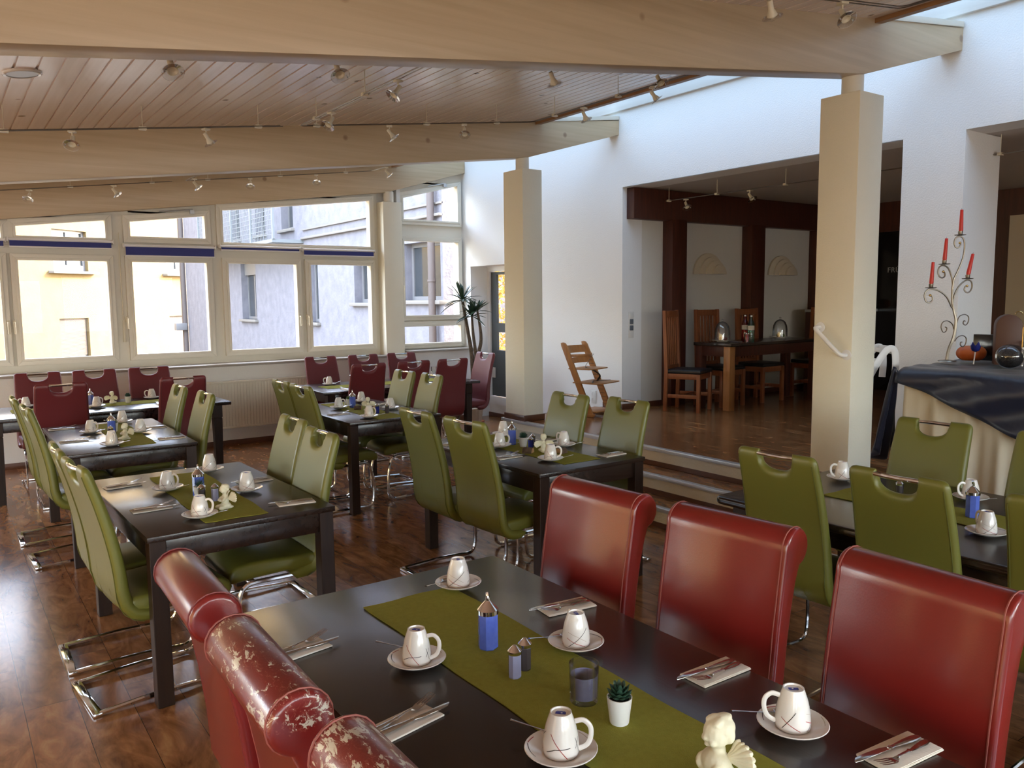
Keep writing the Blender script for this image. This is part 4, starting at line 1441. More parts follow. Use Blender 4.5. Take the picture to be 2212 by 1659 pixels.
cupP, saucP, spoonP = Pool(cup_proto()), Pool(saucer_proto()), Pool(spoon_proto())
TZ = 0.7505
def setting(x, y, where, hdir, sdir, z=TZ + 0.0005):
    """cup upturned on a saucer with a spoon; hdir, sdir: heading of handle and spoon in degrees"""
    if any(rx0 - 0.055 < x < rx1 + 0.055 and ry0 - 0.055 < y < ry1 + 0.055 for rx0, rx1, ry0, ry1 in RUN):
        z += 0.0040
    saucP.put((x, y, z), R(hdir * 1.7 + 40), 'white saucer with line decor, ' + where, 'white saucers')
    cupP.put((x, y, z + 0.0065), R(hdir), 'upturned white cup, ' + where, 'upturned white cups')
    if sdir is not None:
        a = R(sdir)
        # the spoon lies beside the cup, bowl against it, handle over the rim
        sx, sy = x + 0.052 * math.cos(a + 1.57) - 0.036 * math.cos(a), y + 0.052 * math.sin(a + 1.57) - 0.036 * math.sin(a)
        spoonP.put((sx, sy, z + 0.0098), a, 'teaspoon on the saucer, ' + where, 'teaspoons on the saucers')

def w_(end, key): return end + ', ' + TN[key]
ROWS = [
    (1.376, 2.262, 'window end', 'A', 60, -60 + 90), (0.987, 1.842, 'beside the sugar shaker, floor side', 'A', -50, 180 + 140),
    (1.392, 1.665, 'beside the salt shaker, step side', 'A', 70, 30 - 90 + 60), (1.018, 1.268, 'below the mauve candle', 'A', -48, 180 + 130), (1.506, 1.046, 'nearest the ivory angel', 'A', 140, 0 - 20),
    (0.917, 4.368, 'window end, floor side', 'B', -50, 150), (0.912, 3.721, 'near end, floor side', 'B', -45, 160), (1.239, 4.092, 'near end, step side', 'B', 100, 20), (1.219, 4.709, 'window end, step side', 'B', 60, 30),
    (0.890, 6.690, 'window end, floor side', 'C', -50, 150), (0.921, 5.997, 'near end, floor side', 'C', -80, 160), (1.194, 6.477, 'near end, step side', 'C', 100, 20), (1.173, 7.08, 'window end, step side', 'C', 60, 30),
    (0.637, 8.75, 'picture-edge end', 'D', 160, None), (1.168, 8.30, 'in front of the angel', 'D', 30, 20), (1.73, 8.72, 'radiator end', 'D', 170, 200),
    (3.643, 8.76, 'radiator end', 'E', 170, 200),
    (2.893, 6.76, 'window end, radiator side', 'F', -50, 150), (2.862, 6.071, 'near end, radiator side', 'F', -60, 160), (3.257, 6.458, 'near end, column side', 'F', 100, 20), (3.262, 7.08, 'window end, column side', 'F', 60, 30),
    (2.950, 4.30, 'window end, radiator side', 'G', -50, 150), (3.229, 4.66, 'window end, step side', 'G', 60, None), (2.940, 3.75, 'near end, radiator side', 'G', -45, 160), (3.31, 4.078, 'near end, step side', 'G', 100, 150),
    (3.841, 2.41, 'step end', 'H', 150, 180), (3.93, 1.80, 'buffet side', 'H', 150, 100), (3.40, 1.49, 'near side, at the picture edge', 'H', 60, None),
]
for x, y, end, key, hd, sd_ in ROWS:
    setting(x, y, w_(end, key), hd, sd_)

# ---- cutlery on napkins ------------------------------------------------------------
def napkin_proto():
    mb = MB()
    mb.box(-0.088, 0.088, -0.042, 0.042, 0.0, 0.0018, bev=0.0006)
    mb.prism([(-0.088, -0.0425), (0.088, -0.0425), (0.0865, 0.0405), (-0.0875, 0.0415)], 'z', 0.0019, 0.0034, bev=0.0005)
    mb.prism([(-0.0880, -0.0422), (0.0872, -0.0428), (0.0878, 0.0380), (-0.0870, 0.0395)], 'z', 0.0035, 0.0048, bev=0.0005)
    return tag(mb.done('napkin', 'paper'), 'napkin', 'napkin')
def knife_proto():
    t = thing('knife', 'knife', 'knife')
    mb = MB()
    # handle along -x, blade +x
    mb.tube([(-0.098, 0, 0.006), (-0.094, 0, 0.006), (-0.075, 0, 0.006), (-0.05, 0, 0.006), (-0.02, 0, 0.006), (-0.008, 0, 0.006), (-0.004, 0, 0.006), (0.002, 0, 0.006)],
            [0.003, 0.0075, 0.0095, 0.0085, 0.0055, 0.0045, 0.0065, 0.0045], 10, flat=(0.42, 1.0), upv=(0, 0, 1))
    mb.done('handle', 'steel', t)
    mb = MB()
    mb.prism([(0.0, -0.004), (0.02, -0.009), (0.07, -0.010), (0.095, -0.008), (0.108, 0.002), (0.108, 0.005), (0.09, 0.007), (0.0, 0.005)], 'z', 0.0052, 0.0066, bev=0.0005)
    mb.done('blade', 'steel', t)
    return t
def fork_proto():
    t = thing('fork', 'fork', 'fork')
    mb = MB()
    mb.tube([(-0.095, 0, 0.006), (-0.092, 0, 0.006), (-0.078, 0, 0.006), (-0.055, 0, 0.006), (-0.03, 0, 0.0065), (-0.024, 0, 0.007), (-0.018, 0, 0.0075), (0.0, 0, 0.0095), (0.022, 0, 0.0105)],
            [0.003, 0.0065, 0.0085, 0.007, 0.004, 0.0065, 0.004, 0.003, 0.0028], 10, flat=(0.45, 1.0), upv=(0, 0, 1))
    mb.done('handle', 'steel', t)
    mb = MB()
    zc = lambda x: 0.0095 - 0.0045 * math.sin(min(1, max(0, (x - 0.015) / 0.035)) * PI) + 0.010 * max(0, (x - 0.05) / 0.04) ** 1.3
    xs = [0.018, 0.026, 0.034, 0.042, 0.047]
    ws = [0.0032, 0.0065, 0.0095, 0.0112, 0.0115]
    rows = []
    for x, wd in zip(xs, ws):
        rows.append([mb.bm.verts.new((x, s_ * wd, zc(x) + dz)) for s_, dz in ((-1, 0), (1, 0), (1, 0.0014), (-1, 0.0014))])
    for a, b in zip(rows, rows[1:]):
        for k in range(4):
            mb.face([a[k], b[k], b[(k + 1) % 4], a[(k + 1) % 4]])
    mb.face(rows[0]); mb.face(rows[-1][::-1])
    for yy in (-0.0098, -0.0033, 0.0033, 0.0098):
        mb.tube([(x, yy, zc(x) + 0.0007) for x in (0.045, 0.055, 0.065, 0.075, 0.085, 0.094)], [0.0019, 0.0017, 0.0016, 0.0015, 0.0013, 0.0007], 6, flat=(0.6, 1), upv=(0, 0, 1))
    mb.done('tines', 'steel', t)
    return t
napP, knP, fkP = Pool(napkin_proto()), Pool(knife_proto()), Pool(fork_proto())
def cover(x, y, side, where, cross=0, jit=0.0):
    """side: heading in degrees from the diner to the table middle"""
    a = R(side)
    ca, sa = math.cos(a), math.sin(a)
    def P(u, v): return (x + u * ca - v * sa, y + u * sa + v * ca)
    z = TZ + 0.0003
    napP.put((x, y, z), a + jit, 'folded cream napkin, ' + where, 'folded napkins')
    fx, fy = P(0.015, 0.018)
    kx, ky = P(0.018, -0.014)
    fkP.put((fx, fy, z + 0.0045), a + jit + R(4), 'steel fork on the napkin, ' + where, 'steel forks')
    knP.put((kx, ky, z + 0.0045), a + jit - R(3), 'steel knife on the napkin, ' + where, 'steel knives')
COV = [
    (0.755, 2.108, 8, 'window end, floor side', 'A'), (0.812, 1.588, 8, 'near end, floor side', 'A'),
    (1.558, 1.911, 176, 'window end, step side', 'A'), (1.585, 1.333, 178, 'middle, step side', 'A'), (1.607, 0.852, 172, 'picture-edge end', 'A'),
    (0.748, 4.63, 4, 'window end, floor side', 'B'), (0.768, 4.02, 4, 'near end, floor side', 'B'), (1.350, 4.315, 184, 'window end, step side', 'B'), (1.356, 3.72, 176, 'near end, step side', 'B'),
    (0.735, 7.04, 4, 'window end, floor side', 'C'), (0.735, 6.35, 4, 'near end, floor side', 'C'), (1.325, 6.67, 180, 'window end, step side', 'C'), (1.32, 6.06, 180, 'near end, step side', 'C'),
    (1.70, 8.10, 92, 'near side', 'D'), (0.85, 8.10, 92, 'picture-edge end', 'D'),
    (3.60, 8.18, 92, 'near side', 'E'), (4.62, 8.18, 92, 'palm end', 'E'),
    (2.745, 6.42, 4, 'radiator side', 'F'), (3.352, 6.142, 180, 'near end, column side', 'F'), (3.352, 6.80, 180, 'window end, column side', 'F'),
    (2.785, 4.60, 4, 'window end, radiator side', 'G'), (2.80, 4.0, 4, 'near end, radiator side', 'G'), (3.362, 3.671, 184, 'near end, step side', 'G'), (3.375, 4.33, 180, 'window end, step side', 'G'),
]
for x, y, sd_, end, key in COV:
    cover(x, y, sd_, w_(end, key), jit=R(3 * math.sin(x * 31 + y * 17)))

# ---- shakers --------------------------------------------------------------------
def shaker(name, cat, r, hb, hcap, body, label, group, spout=False):
    t = thing(name, label, cat, group=group)
    n = 8
    mb = MB()
    mb.lathe([(0.0, 0.0), (r * 0.86, 0.0), (r * 0.98, 0.004), (r * 0.98, hb - 0.004), (r * 0.92, hb)], n, phase=PI / 8)
    mb.done('jar', body, t, smooth=False)
    mb = MB()
    mb.lathe([(r * 0.97, hb - 0.002), (r * 1.04, hb), (r * 1.04, hb + hcap * 0.32), (r * 0.98, hb + hcap * 0.38), (r * 0.26, hb + hcap), (0.0, hb + hcap)], 24)
    mb.done('cap', 'chrome', t)
    if spout:
        mb = MB()
        mb.tube(spline([(0, 0, hb + hcap - 0.004), (0, 0, hb + hcap + 0.010), (0.004, 0, hb + hcap + 0.022)], 4), [0.0062, 0.006, 0.006, 0.006, 0.0058, 0.0056, 0.0052, 0.005, 0.0046], 10)
        mb.done('spout', 'chrome', t)
    return t
sugP = Pool(shaker('sugar_dispenser', 'sugar dispenser', 0.0285, 0.100, 0.036, 'blueg', 's', 'blue sugar dispensers', True))
saltP = Pool(shaker('salt_shaker', 'salt shaker', 0.0175, 0.064, 0.021, 'saltm', 's', 'salt shakers'))
pepP = Pool(shaker('pepper_shaker', 'pepper shaker', 0.0175, 0.064, 0.021, 'pepm', 's', 'pepper shakers'))
bluP = Pool(shaker('salt_shaker', 'salt shaker', 0.0185, 0.066, 0.021, 'blued', 's', 'deep blue shakers'))
RZ = TZ + 0.003
for x, y, k in ((1.193, 1.807, 'A'), (1.017, 4.152, 'B'), (1.01, 6.545, 'C'), (1.149, 8.52, 'D'), (3.84, 8.56, 'E'), (3.028, 6.76, 'F'), (3.075, 4.335, 'G'), (3.62, 1.649, 'H')):
    sugP.put((x, y, RZ), R(20 + x * 40), 'blue glass sugar dispenser with chrome cone lid, ' + TN[k])
for x, y, k in ((1.150, 1.620, 'A'), (1.054, 3.995, 'B')):
    saltP.put((x, y, RZ), 0.3, 'pale lilac glass salt shaker, ' + TN[k])
for x, y, k in ((1.197, 1.640, 'A'), (0.998, 4.020, 'B'), (0.975, 6.37, 'C'), (3.100, 6.215, 'F'), (3.139, 4.190, 'G'), (3.70, 2.02, 'H')):
    pepP.put((x, y, RZ), 0.1, 'dark glass pepper shaker, ' + TN[k])
for x, y, k in ((3.028, 6.257, 'F'), (3.060, 4.109, 'G')):
    bluP.put((x, y, RZ), 0.2, 'deep blue glass salt shaker, ' + TN[k])

# ---- candle glass --------------------------------------------------------------
t = thing('candle_glass', 'clear tumbler with a half-burnt mauve candle on the olive runner', 'candle', (1.212, 1.420, RZ))
mb = MB()
mb.lathe([(0.0, 0.0), (0.0325, 0.0), (0.034, 0.003), (0.0365, 0.095), (0.0355, 0.0965), (0.0343, 0.095), (0.0318, 0.012), (0.0, 0.009)], 32)
mb.done('tumbler', 'clear', t)
mb = MB()
mb.lathe([(0.0, 0.0095), (0.0308, 0.0125), (0.0330, 0.066), (0.0325, 0.068), (0.026, 0.056), (0.022, 0.040), (0.012, 0.037), (0.0, 0.036)], 32)
mb.done('wax', 'candle', t)
mb = MB()
mb.tube([(0.002, 0, 0.036), (0.003, 0.001, 0.043), (0.005, 0.001, 0.046)], 0.0009, 6)
mb.done('wick', 'black', t)
# small tealight
t = thing('tealight', 'clear tealight glass between the logs and the pepper shaker', 'candle', (3.19, 4.06, RZ))
mb = MB(); mb.lathe([(0, 0), (0.018, 0), (0.021, 0.024), (0.0198, 0.024), (0.017, 0.003), (0, 0.002)], 20); mb.done('tumbler', 'clear', t)
mb = MB(); mb.lathe([(0, 0.003), (0.016, 0.003), (0.017, 0.013), (0, 0.013)], 16); mb.done('wax', 'porc', t)

# ---- succulents -----------------------------------------------------------------
def succulent(label, rows, leafm, r=0.029, h=0.062, spiky=False, name='potted_succulent'):
    t = thing(name, label, 'plant', group='little white pots with succulents')
    mb = MB()
    mb.lathe([(0, 0), (r * 0.72, 0), (r * 0.76, 0.002), (r, h - 0.002), (r, h), (r * 0.93, h), (r * 0.91, h - 0.008), (0, h - 0.008)], 28)
    mb.done('pot', 'pot', t)
    mb = MB()
    mb.lathe([(r * 0.92, h - 0.010), (r * 0.5, h - 0.003), (0, h - 0.001)], 16)
    mb.done('soil', 'soil', t)
    mb = MB()
    k0 = 0
    for (n, tilt, ln, wd) in rows:
        for k in range(n):
            a = 2 * PI * (k + 0.5 * k0) / n
            tt = R(tilt)
            dirv = Vector((math.cos(a) * math.sin(tt), math.sin(a) * math.sin(tt), math.cos(tt)))
            side_ = Vector((-math.sin(a), math.cos(a), 0))
            nn = dirv.cross(side_)
            rings = []
            for f, ww in ((0, 0.5), (0.3, 0.9), (0.6, 1.0), (0.85, 0.6), (1.0, 0.04)) if not spiky else ((0, 1.0), (0.3, 0.95), (0.6, 0.7), (0.85, 0.35), (1.0, 0.04)):
                cc = Vector((0, 0, h - 0.004)) + dirv * ln * f + Vector((0, 0, 0.16 * ln * f * f * (1 if tilt > 20 else 0)))
                hw, ht = wd * ww, wd * ww * 0.42
                rings.append([mb.bm.verts.new(cc + side_ * hw * cu + nn * ht * cv) for cu, cv in ((1, 0), (0.5, 0.9), (-0.5, 0.9), (-1, 0), (0, -0.8))])
            for A_, B_ in zip(rings, rings[1:]):
                for q in range(5):
                    mb.face([A_[q], A_[(q + 1) % 5], B_[(q + 1) % 5], B_[q]])
            mb.face(rings[-1])
        k0 += 1
    mb.done('leaves', leafm, t, angle=70)
    return t
ROS = [(8, 78, 0.030, 0.0085), (8, 60, 0.034, 0.0085), (7, 42, 0.036, 0.008), (6, 25, 0.036, 0.0075), (4, 8, 0.034, 0.006)]
SPK = [(9, 55, 0.034, 0.0035), (8, 35, 0.042, 0.0035), (6, 15, 0.048, 0.0035)]
rosP = Pool(succulent('s', ROS, 'leaf'))
spkP = Pool(succulent('s', SPK, 'leaf', spiky=True))
briP = Pool(succulent('s', [(9, 70, 0.030, 0.008), (8, 48, 0.032, 0.008), (5, 22, 0.03, 0.007)], 'leaf2'))
rosP.put((1.212, 1.296, RZ), 0.4, 'dark green rosette succulent in a white pot, ' + TN['A'])
rosP.put((1.471, 8.50, RZ), 0.2, 'small succulent in a white pot beside the angel, ' + TN['D'])
rosP.put((3.085, 4.224, RZ), 1.0, 'dark green rosette succulent in a white pot, ' + TN['G'])
spkP.put((1.005, 4.085, RZ), 0.2, 'spiky succulent in a white pot, ' + TN['B'])
spkP.put((3.66, 2.133, RZ), 0.7, 'spiky succulent in a white pot, ' + TN['H'])
briP.put((1.045, 6.66, RZ), 0.2, 'bright green succulent in a white pot, ' + TN['C'])
briP.put((3.055, 6.90, RZ), 0.8, 'bright green succulent in a white pot, ' + TN['F'])

# ---- plaster angels ----------------------------------------------------------------
def wing(mb, sgn, T=None, sc_=1.0):
    """a ridged shell-like wing: nf feathers fanned from the shoulder"""
    nf = 8
    na = nf * 4
    base = Vector((-0.012, sgn * 0.014, 0.050))
    def P(i, r, o):
        t_ = i / na
        a = R(-28 + 118 * t_)
        L_ = 0.052 * (0.72 + 0.28 * math.sin(PI * min(1, t_ * 1.15))) * (1 - 0.07 * (1 - abs(math.sin(PI * t_ * nf))) * (r > 0.9))
        ridge = 0.0016 * abs(math.sin(PI * t_ * nf)) * r + 0.0022 * (math.sin(r * 9) * 0.5)
        th = 0.0055 * (1 - 0.75 * r) * o
        q = base + Vector((-0.010 * r - 0.006 * r * r, sgn * math.cos(a) * L_ * r, math.sin(a) * L_ * 0.85 * r)) + Vector((o * ridge + th, 0, 0))
        return q * sc_
    rs = [0.0, 0.2, 0.35, 0.5, 0.65, 0.8, 0.93, 1.0]
    mb.grid(lambda i, r: P(i, r, 1), range(na + 1), rs, flip=sgn > 0)
    mb.grid(lambda i, r: P(i, r, -1), range(na + 1), rs, flip=sgn < 0)
    for r0, r1 in zip(rs, rs[1:]):
        for i in (0, na):
            mb.face([mb.bm.verts.new(p) for p in (P(i, r0, 1), P(i, r1, 1), P(i, r1, -1), P(i, r0, -1))])
    for i in range(na):
        mb.face([mb.bm.verts.new(p) for p in (P(i, 1.0, 1), P(i + 1, 1.0, 1), P(i + 1, 1.0, -1), P(i, 1.0, -1))])

def angel_kneel():
    t = thing('angel_figurine', 'a', 'figurine')
    blob_mesh('body', [
        ((0, 0, 0.017), (0.027, 0.025, 0.018)), ((0.020, 0.016, 0.012), (0.022, 0.011, 0.011), (0, 0, 25)), ((0.020, -0.016, 0.012), (0.022, 0.011, 0.011), (0, 0, -25)),
        ((-0.018, 0, 0.008), (0.020, 0.018, 0.008)),
        ((0, 0, 0.040), (0.017, 0.019, 0.026)), ((0.0, 0, 0.062), (0.014, 0.019, 0.012)),
        ((0.012, 0.018, 0.052), (0.016, 0.0075, 0.0075), (0, 35, 20)), ((0.012, -0.018, 0.052), (0.016, 0.0075, 0.0075), (0, 35, -20)),
        ((0.024, 0.008, 0.046), (0.009, 0.009, 0.0065)), ((0.024, -0.008, 0.046), (0.009, 0.009, 0.0065)),
        ((0.002, 0, 0.076), (0.009, 0.009, 0.010)),
        ((0.004, 0, 0.096), (0.0195, 0.0185, 0.0205)), ((0.022, 0, 0.092), (0.004, 0.0035, 0.004)), ((0.014, 0.010, 0.088), (0.007, 0.006, 0.006)), ((0.014, -0.010, 0.088), (0.007, 0.006, 0.006)),
        ((-0.004, 0, 0.106), (0.019, 0.020, 0.014)), ((-0.010, 0.010, 0.098), (0.009, 0.009, 0.010)), ((-0.010, -0.010, 0.098), (0.009, 0.009, 0.010)), ((0.008, 0.006, 0.114), (0.008, 0.007, 0.005)), ((0.004, -0.008, 0.115), (0.008, 0.007, 0.005)),
    ], 0.0021, 'angel', t)
    for s_ in (-1, 1):
        mb = MB(); wing(mb, s_); mb.done('wing', 'angel', t)
    return t
kneelP = Pool(angel_kneel())
kneelP.put((1.047, 3.80, RZ), R(185), 'ivory plaster angel figurine praying, ' + TN['B'], 'ivory plaster angels')
kneelP.put((1.039, 6.193, RZ), R(200), 'ivory plaster angel figurine, ' + TN['C'], 'ivory plaster angels')
kneelP.put((1.334, 8.52, RZ), R(60), 'ivory plaster angel seen from behind between the pots, ' + TN['D'], 'ivory plaster angels')
kneelP.put((3.041, 6.47, RZ), R(230), 'ivory plaster angel standing among the logs, ' + TN['F'], 'ivory plaster angels')
kneelP.put((3.068, 3.985, RZ), R(60), 'ivory plaster angel between two logs, ' + TN['G'], 'ivory plaster angels')
t = thing('angel_figurine', 'large ivory plaster angel bust with ribbed wing at the bottom edge', 'figurine', (1.212, 1.010, RZ), R(165), 'ivory plaster angels')
S = 1.12
blob_mesh('body', [
    ((0, 0, 0.020), (0.036, 0.040, 0.024)), ((0.004, 0, 0.045), (0.028, 0.037, 0.026)), ((0.016, 0.026, 0.036), (0.018, 0.012, 0.020), (0, 20, 0)), ((0.016, -0.026, 0.036), (0.018, 0.012, 0.020), (0, 20, 0)),
    ((0.024, 0.010, 0.024), (0.012, 0.020, 0.010)), ((0.0, 0, 0.070), (0.015, 0.016, 0.018)),
    ((0.004, 0, 0.106), (0.028, 0.0265, 0.031)), ((0.031, 0, 0.100), (0.0055, 0.0045, 0.006)), ((0.021, 0.013, 0.094), (0.009, 0.008, 0.009)), ((0.021, -0.013, 0.094), (0.009, 0.008, 0.009)), ((0.026, 0, 0.086), (0.006, 0.008, 0.0035)),
    ((-0.006, 0, 0.116), (0.028, 0.029, 0.024)), ((0.008, 0.010, 0.133), (0.015, 0.010, 0.006), (0, 20, 20)), ((0.008, -0.010, 0.133), (0.015, 0.010, 0.006), (0, 20, -20)), ((-0.014, 0.016, 0.104), (0.012, 0.012, 0.018)), ((-0.014, -0.016, 0.104), (0.012, 0.012, 0.018)), ((-0.012, 0, 0.136), (0.018, 0.014, 0.006)),
], 0.0026, 'angel', t)
for s_ in (-1, 1):
    mb = MB(); wing(mb, s_, sc_=1.15); mb.done('wing', 'angel', t)

# ---- log slices ----------------------------------------------------------------------
def log(loc, rz, label, ln=0.062, r=0.031):
    t = thing('wood_log', label, 'log', loc, rz, 'half log slices')
    pts = []
    for k in range(13):
        a = PI * k / 12
        rr = r * (1 + 0.06 * math.sin(k * 2.1))
        pts.append((rr * math.cos(a), rr * math.sin(a) * 1.05))
    mb = MB(); mb.prism(pts, 'x', -ln / 2, ln / 2, bev=0.002); mb.done('bark', 'bark', t)
    mb = MB()
    for s_ in (-1, 1):
        mb.prism([(p[0] * 0.9, 0.002 + p[1] * 0.9) for p in pts], 'x', s_ * ln / 2 - 0.0006, s_ * ln / 2 + 0.0006)
    mb.done('cut_face', 'logend', t)
log((3.010, 6.610, RZ), R(150), 'half log slice facing us on the ' + TN['F'])
log((3.19, 6.62, RZ), R(60), 'half log slice behind the angel, ' + TN['F'], 0.05, 0.026)
log((2.985, 4.035, RZ), R(125), 'dark half log slice before the angel, ' + TN['G'])
log((3.145, 3.905, RZ), R(10), 'half log slice showing its cut face, ' + TN['G'])
log((4.46, 8.60, RZ), R(30), 'half log slice on the ' + TN['E'], 0.09, 0.035)
# stem glass on the palm table
t = thing('drinking_glass', 'clear stemmed glass on the ' + TN['E'], 'glass', (5.02, 8.75, TZ + 0.0005))
mb = MB()
mb.lathe([(0, 0), (0.030, 0), (0.030, 0.002), (0.005, 0.006), (0.005, 0.035), (0.022, 0.05), (0.036, 0.085), (0.036, 0.135), (0.034, 0.135), (0.034, 0.086), (0.020, 0.053), (0, 0.045)], 24)
mb.done('goblet', 'clear', t)

# ================================================================== lights on low-voltage rails
def spot_parts(t):
    mb = MB()
    mb.box(-0.022, 0.022, -0.022, 0.022, -0.020, -0.0085, bev=0.002)
    mb.tube([(0, 0, -0.018), (0, 0, -0.055)], 0.0045, 8)
    mb.done('clamp', 'beige', t)
    mb = MB()
    T = Matrix.Translation((0, 0, -0.058)) @ Euler((0, R(-38), 0)).to_matrix().to_4x4()
    mb.lathe([(0, 0.022), (0.012, 0.022), (0.0135, 0.015), (0.0135, -0.020), (0.018, -0.030), (0.0245, -0.048), (0.0245, -0.052), (0.021, -0.052), (0.012, -0.042), (0.0, -0.040)], 20, T=T)
    mb.done('lamp_holder', 'beige', t)
    mb = MB()
    mb.lathe([(0.0245, -0.050), (0.047, -0.056), (0.049, -0.058), (0.047, -0.0595), (0.0245, -0.0535)], 24, T=T)
    mb.done('glass_disc', 'clear', t)
    mb = MB()
    for s_ in (-1, 1):
        mb.lathe([(0, -0.049), (0.004, -0.049), (0.004, -0.062), (0, -0.062)], 8, c=(0.0, s_ * 0.036, 0), T=T)
    return mb, t
def spot_proto():
    t = thing('spotlight', 's', 'spotlight')
    mb, _ = spot_parts(t)
    mb.done('disc_screw', 'nosing', t)
    return t
spotP = Pool(spot_proto())

def rail(label, pts, gap, zf, rods, closed=False, group='low-voltage lighting rails'):
    """pts: (x,y) corners; zf(x): rail height; rods: (x,y) hung from the ceiling"""
    t = thing('lighting_rail', label, 'lighting rail', (0, 0, 0), 0, group)
    for off in (-gap / 2, gap / 2):
        mb = MB()
        cx = sum(p[0] for p in pts) / len(pts); cy = sum(p[1] for p in pts) / len(pts)
        P = []
        for (x, y) in pts:
            dx = (1 if x > cx else -1) * off if len(pts) > 2 else 0
            dy = (1 if y > cy else -1) * off if len(pts) > 2 else 0
            if len(pts) == 2:
                if abs(pts[0][0] - pts[1][0]) < abs(pts[0][1] - pts[1][1]): dx = off
                else: dy = off
            P.append((x + dx, y + dy, zf(x + dx)))
        Q = fillet(P, 0.06) if len(P) > 2 else P
        mb.tube(Q, 0.0035, 6)
        mb.done('wire', 'iron', t)
    for (x, y) in rods:
        mb = MB()
        zr = zf(x)
        top = roofz(x) if zf is railz else 2.932
        mb.tube([(x, y, zr + 0.005), (x, y, top + 0.002)], 0.003, 6)
        mb.box(x - 0.024, x + 0.024, y - 0.015, y + 0.015, zr - 0.012, zr + 0.010, bev=0.002)
        mb.done('hanger', 'beige', t)
    return t
def railz(x): return roofz(x) - 0.15
rail('rail loop between the two near beams, picture-edge side', [(2.15, 3.90), (-0.8, 3.90), (-0.8, 5.89), (2.15, 5.89)], 0.03, railz, [(0.42, 5.89), (1.206, 5.89), (1.98, 5.89), (0.4, 3.9), (1.3, 3.9)])
rail('rail loop between the two near beams, skylight side', [(2.30, 3.95), (2.30, 5.89), (4.44, 5.89), (4.44, 3.95), (2.30, 3.95)], 0.03, railz, [(2.42, 5.89), (3.361, 5.89), (4.05, 5.89), (2.30, 5.6), (2.30, 4.80), (4.44, 5.58), (4.44, 4.79), (3.4, 3.95)])
rail('rail loop near the window beam, picture-edge side', [(2.12, 7.6), (-0.8, 7.6), (-0.8, 9.14), (2.12, 9.14)], 0.03, railz, [(1.177, 9.14), (1.933, 9.14), (0.3, 9.14)])
rail('rail loop near the window beam, skylight side', [(2.28, 7.6), (2.28, 9.14), (4.44, 9.14), (4.44, 7.6), (2.28, 7.6)], 0.03, railz, [(2.5, 9.14), (3.3, 9.14), (4.1, 9.14), (4.44, 8.3)])
rail('rail loop above the nearest beam', [(2.30, 0.5), (2.30, 2.50), (4.40, 2.50), (4.40, 0.5), (2.30, 0.5)], 0.03, railz, [(3.0, 2.5), (4.4, 1.9)])
SL = 'low-voltage spotlights with glass discs'
for (x, y, a, lab) in (
    (0.789, 5.89, 250, 'glass-disc spotlight facing us, first from the picture edge on the middle beam rail'),
    (1.614, 5.89, 20, 'glass-disc spotlight on the middle beam rail, second from the picture edge'),
    (3.023, 5.89, 330, 'glass-disc spotlight on the middle beam rail, third along'),
    (3.72, 5.89, 240, 'round-faced spotlight on the middle beam rail, nearest the skylight'),
    (2.30, 5.334, 200, 'spotlight on the cross rail close to the middle beam'),
    (2.30, 4.357, 180, 'large-looking spotlight on the cross rail under the board ceiling'),
    (0.93, 3.90, 270, 'glass disc peeking below the big beam, nearest the ceiling speaker'),
    (1.72, 3.90, 270, 'glass disc peeking below the big beam, second from the speaker'),
    (3.12, 3.95, 20, 'spotlight tip peeking below the big beam, third from the speaker'),
    (4.02, 3.95, 260, 'glass disc peeking below the big beam, nearest the skylight'),
    (4.44, 5.20, 10, 'spotlight below the pine edge board, nearer the slim column'),
    (4.44, 4.42, 330, 'spotlight below the pine edge board, nearer the thick column'),
    (0.822, 9.14, 240, 'spotlight above the window, nearest the picture edge'),
    (1.567, 9.14, 330, 'spotlight above the window of the ochre house'),
    (2.30, 8.90, 330, 'spotlight at the turn of the far rail'),
    (2.957, 9.14, 250, 'spotlight above the mesh balcony, nearer the ochre house'),
    (3.729, 9.14, 250, 'spotlight above the mesh balcony, nearer the column'),
    (4.44, 8.75, 330, 'spotlight on the far rail beside the skylight'),
    (3.275, 2.50, 20, 'spotlight at the top picture edge, first along the near rail'),
    (3.85, 2.50, 250, 'spotlight at the top picture edge before the skylight')):
    spotP.put((x, y, railz(x)), R(a), lab, SL)
# alcove rail
alcz = lambda x: 2.785
rail('straight lighting rail below the alcove ceiling', [(6.75, 6.50), (6.75, -1.0)], 0.02, alcz, [(6.75, 6.45), (6.75, 5.77), (6.75, 4.93), (6.75, 3.0), (6.75, 2.6)])
spotP.put((6.75, 6.20, 2.785), R(250), 'round-faced spotlight in the alcove nearer the curved wall', SL)
spotP.put((6.75, 5.35, 2.785), R(270), 'round-faced spotlight in the alcove nearer the thick column', SL)

# ceiling speaker
t = thing('ceiling_speaker', 'round white-rimmed speaker set in the board ceiling', 'speaker', (0.459, 5.041, roofz(0.459)), 0)
t.rotation_euler = (0, -math.atan(0.127), 0)
mb = MB(); mb.lathe([(0.078, 0.004), (0.094, 0.004), (0.094, -0.008), (0.088, -0.012), (0.076, -0.010)], 36); mb.done('rim', 'porc', t)
mb = MB(); mb.lathe([(0.0, -0.009), (0.077, -0.0085), (0.079, 0.004)], 36); mb.done('grille', 'nosing', t)

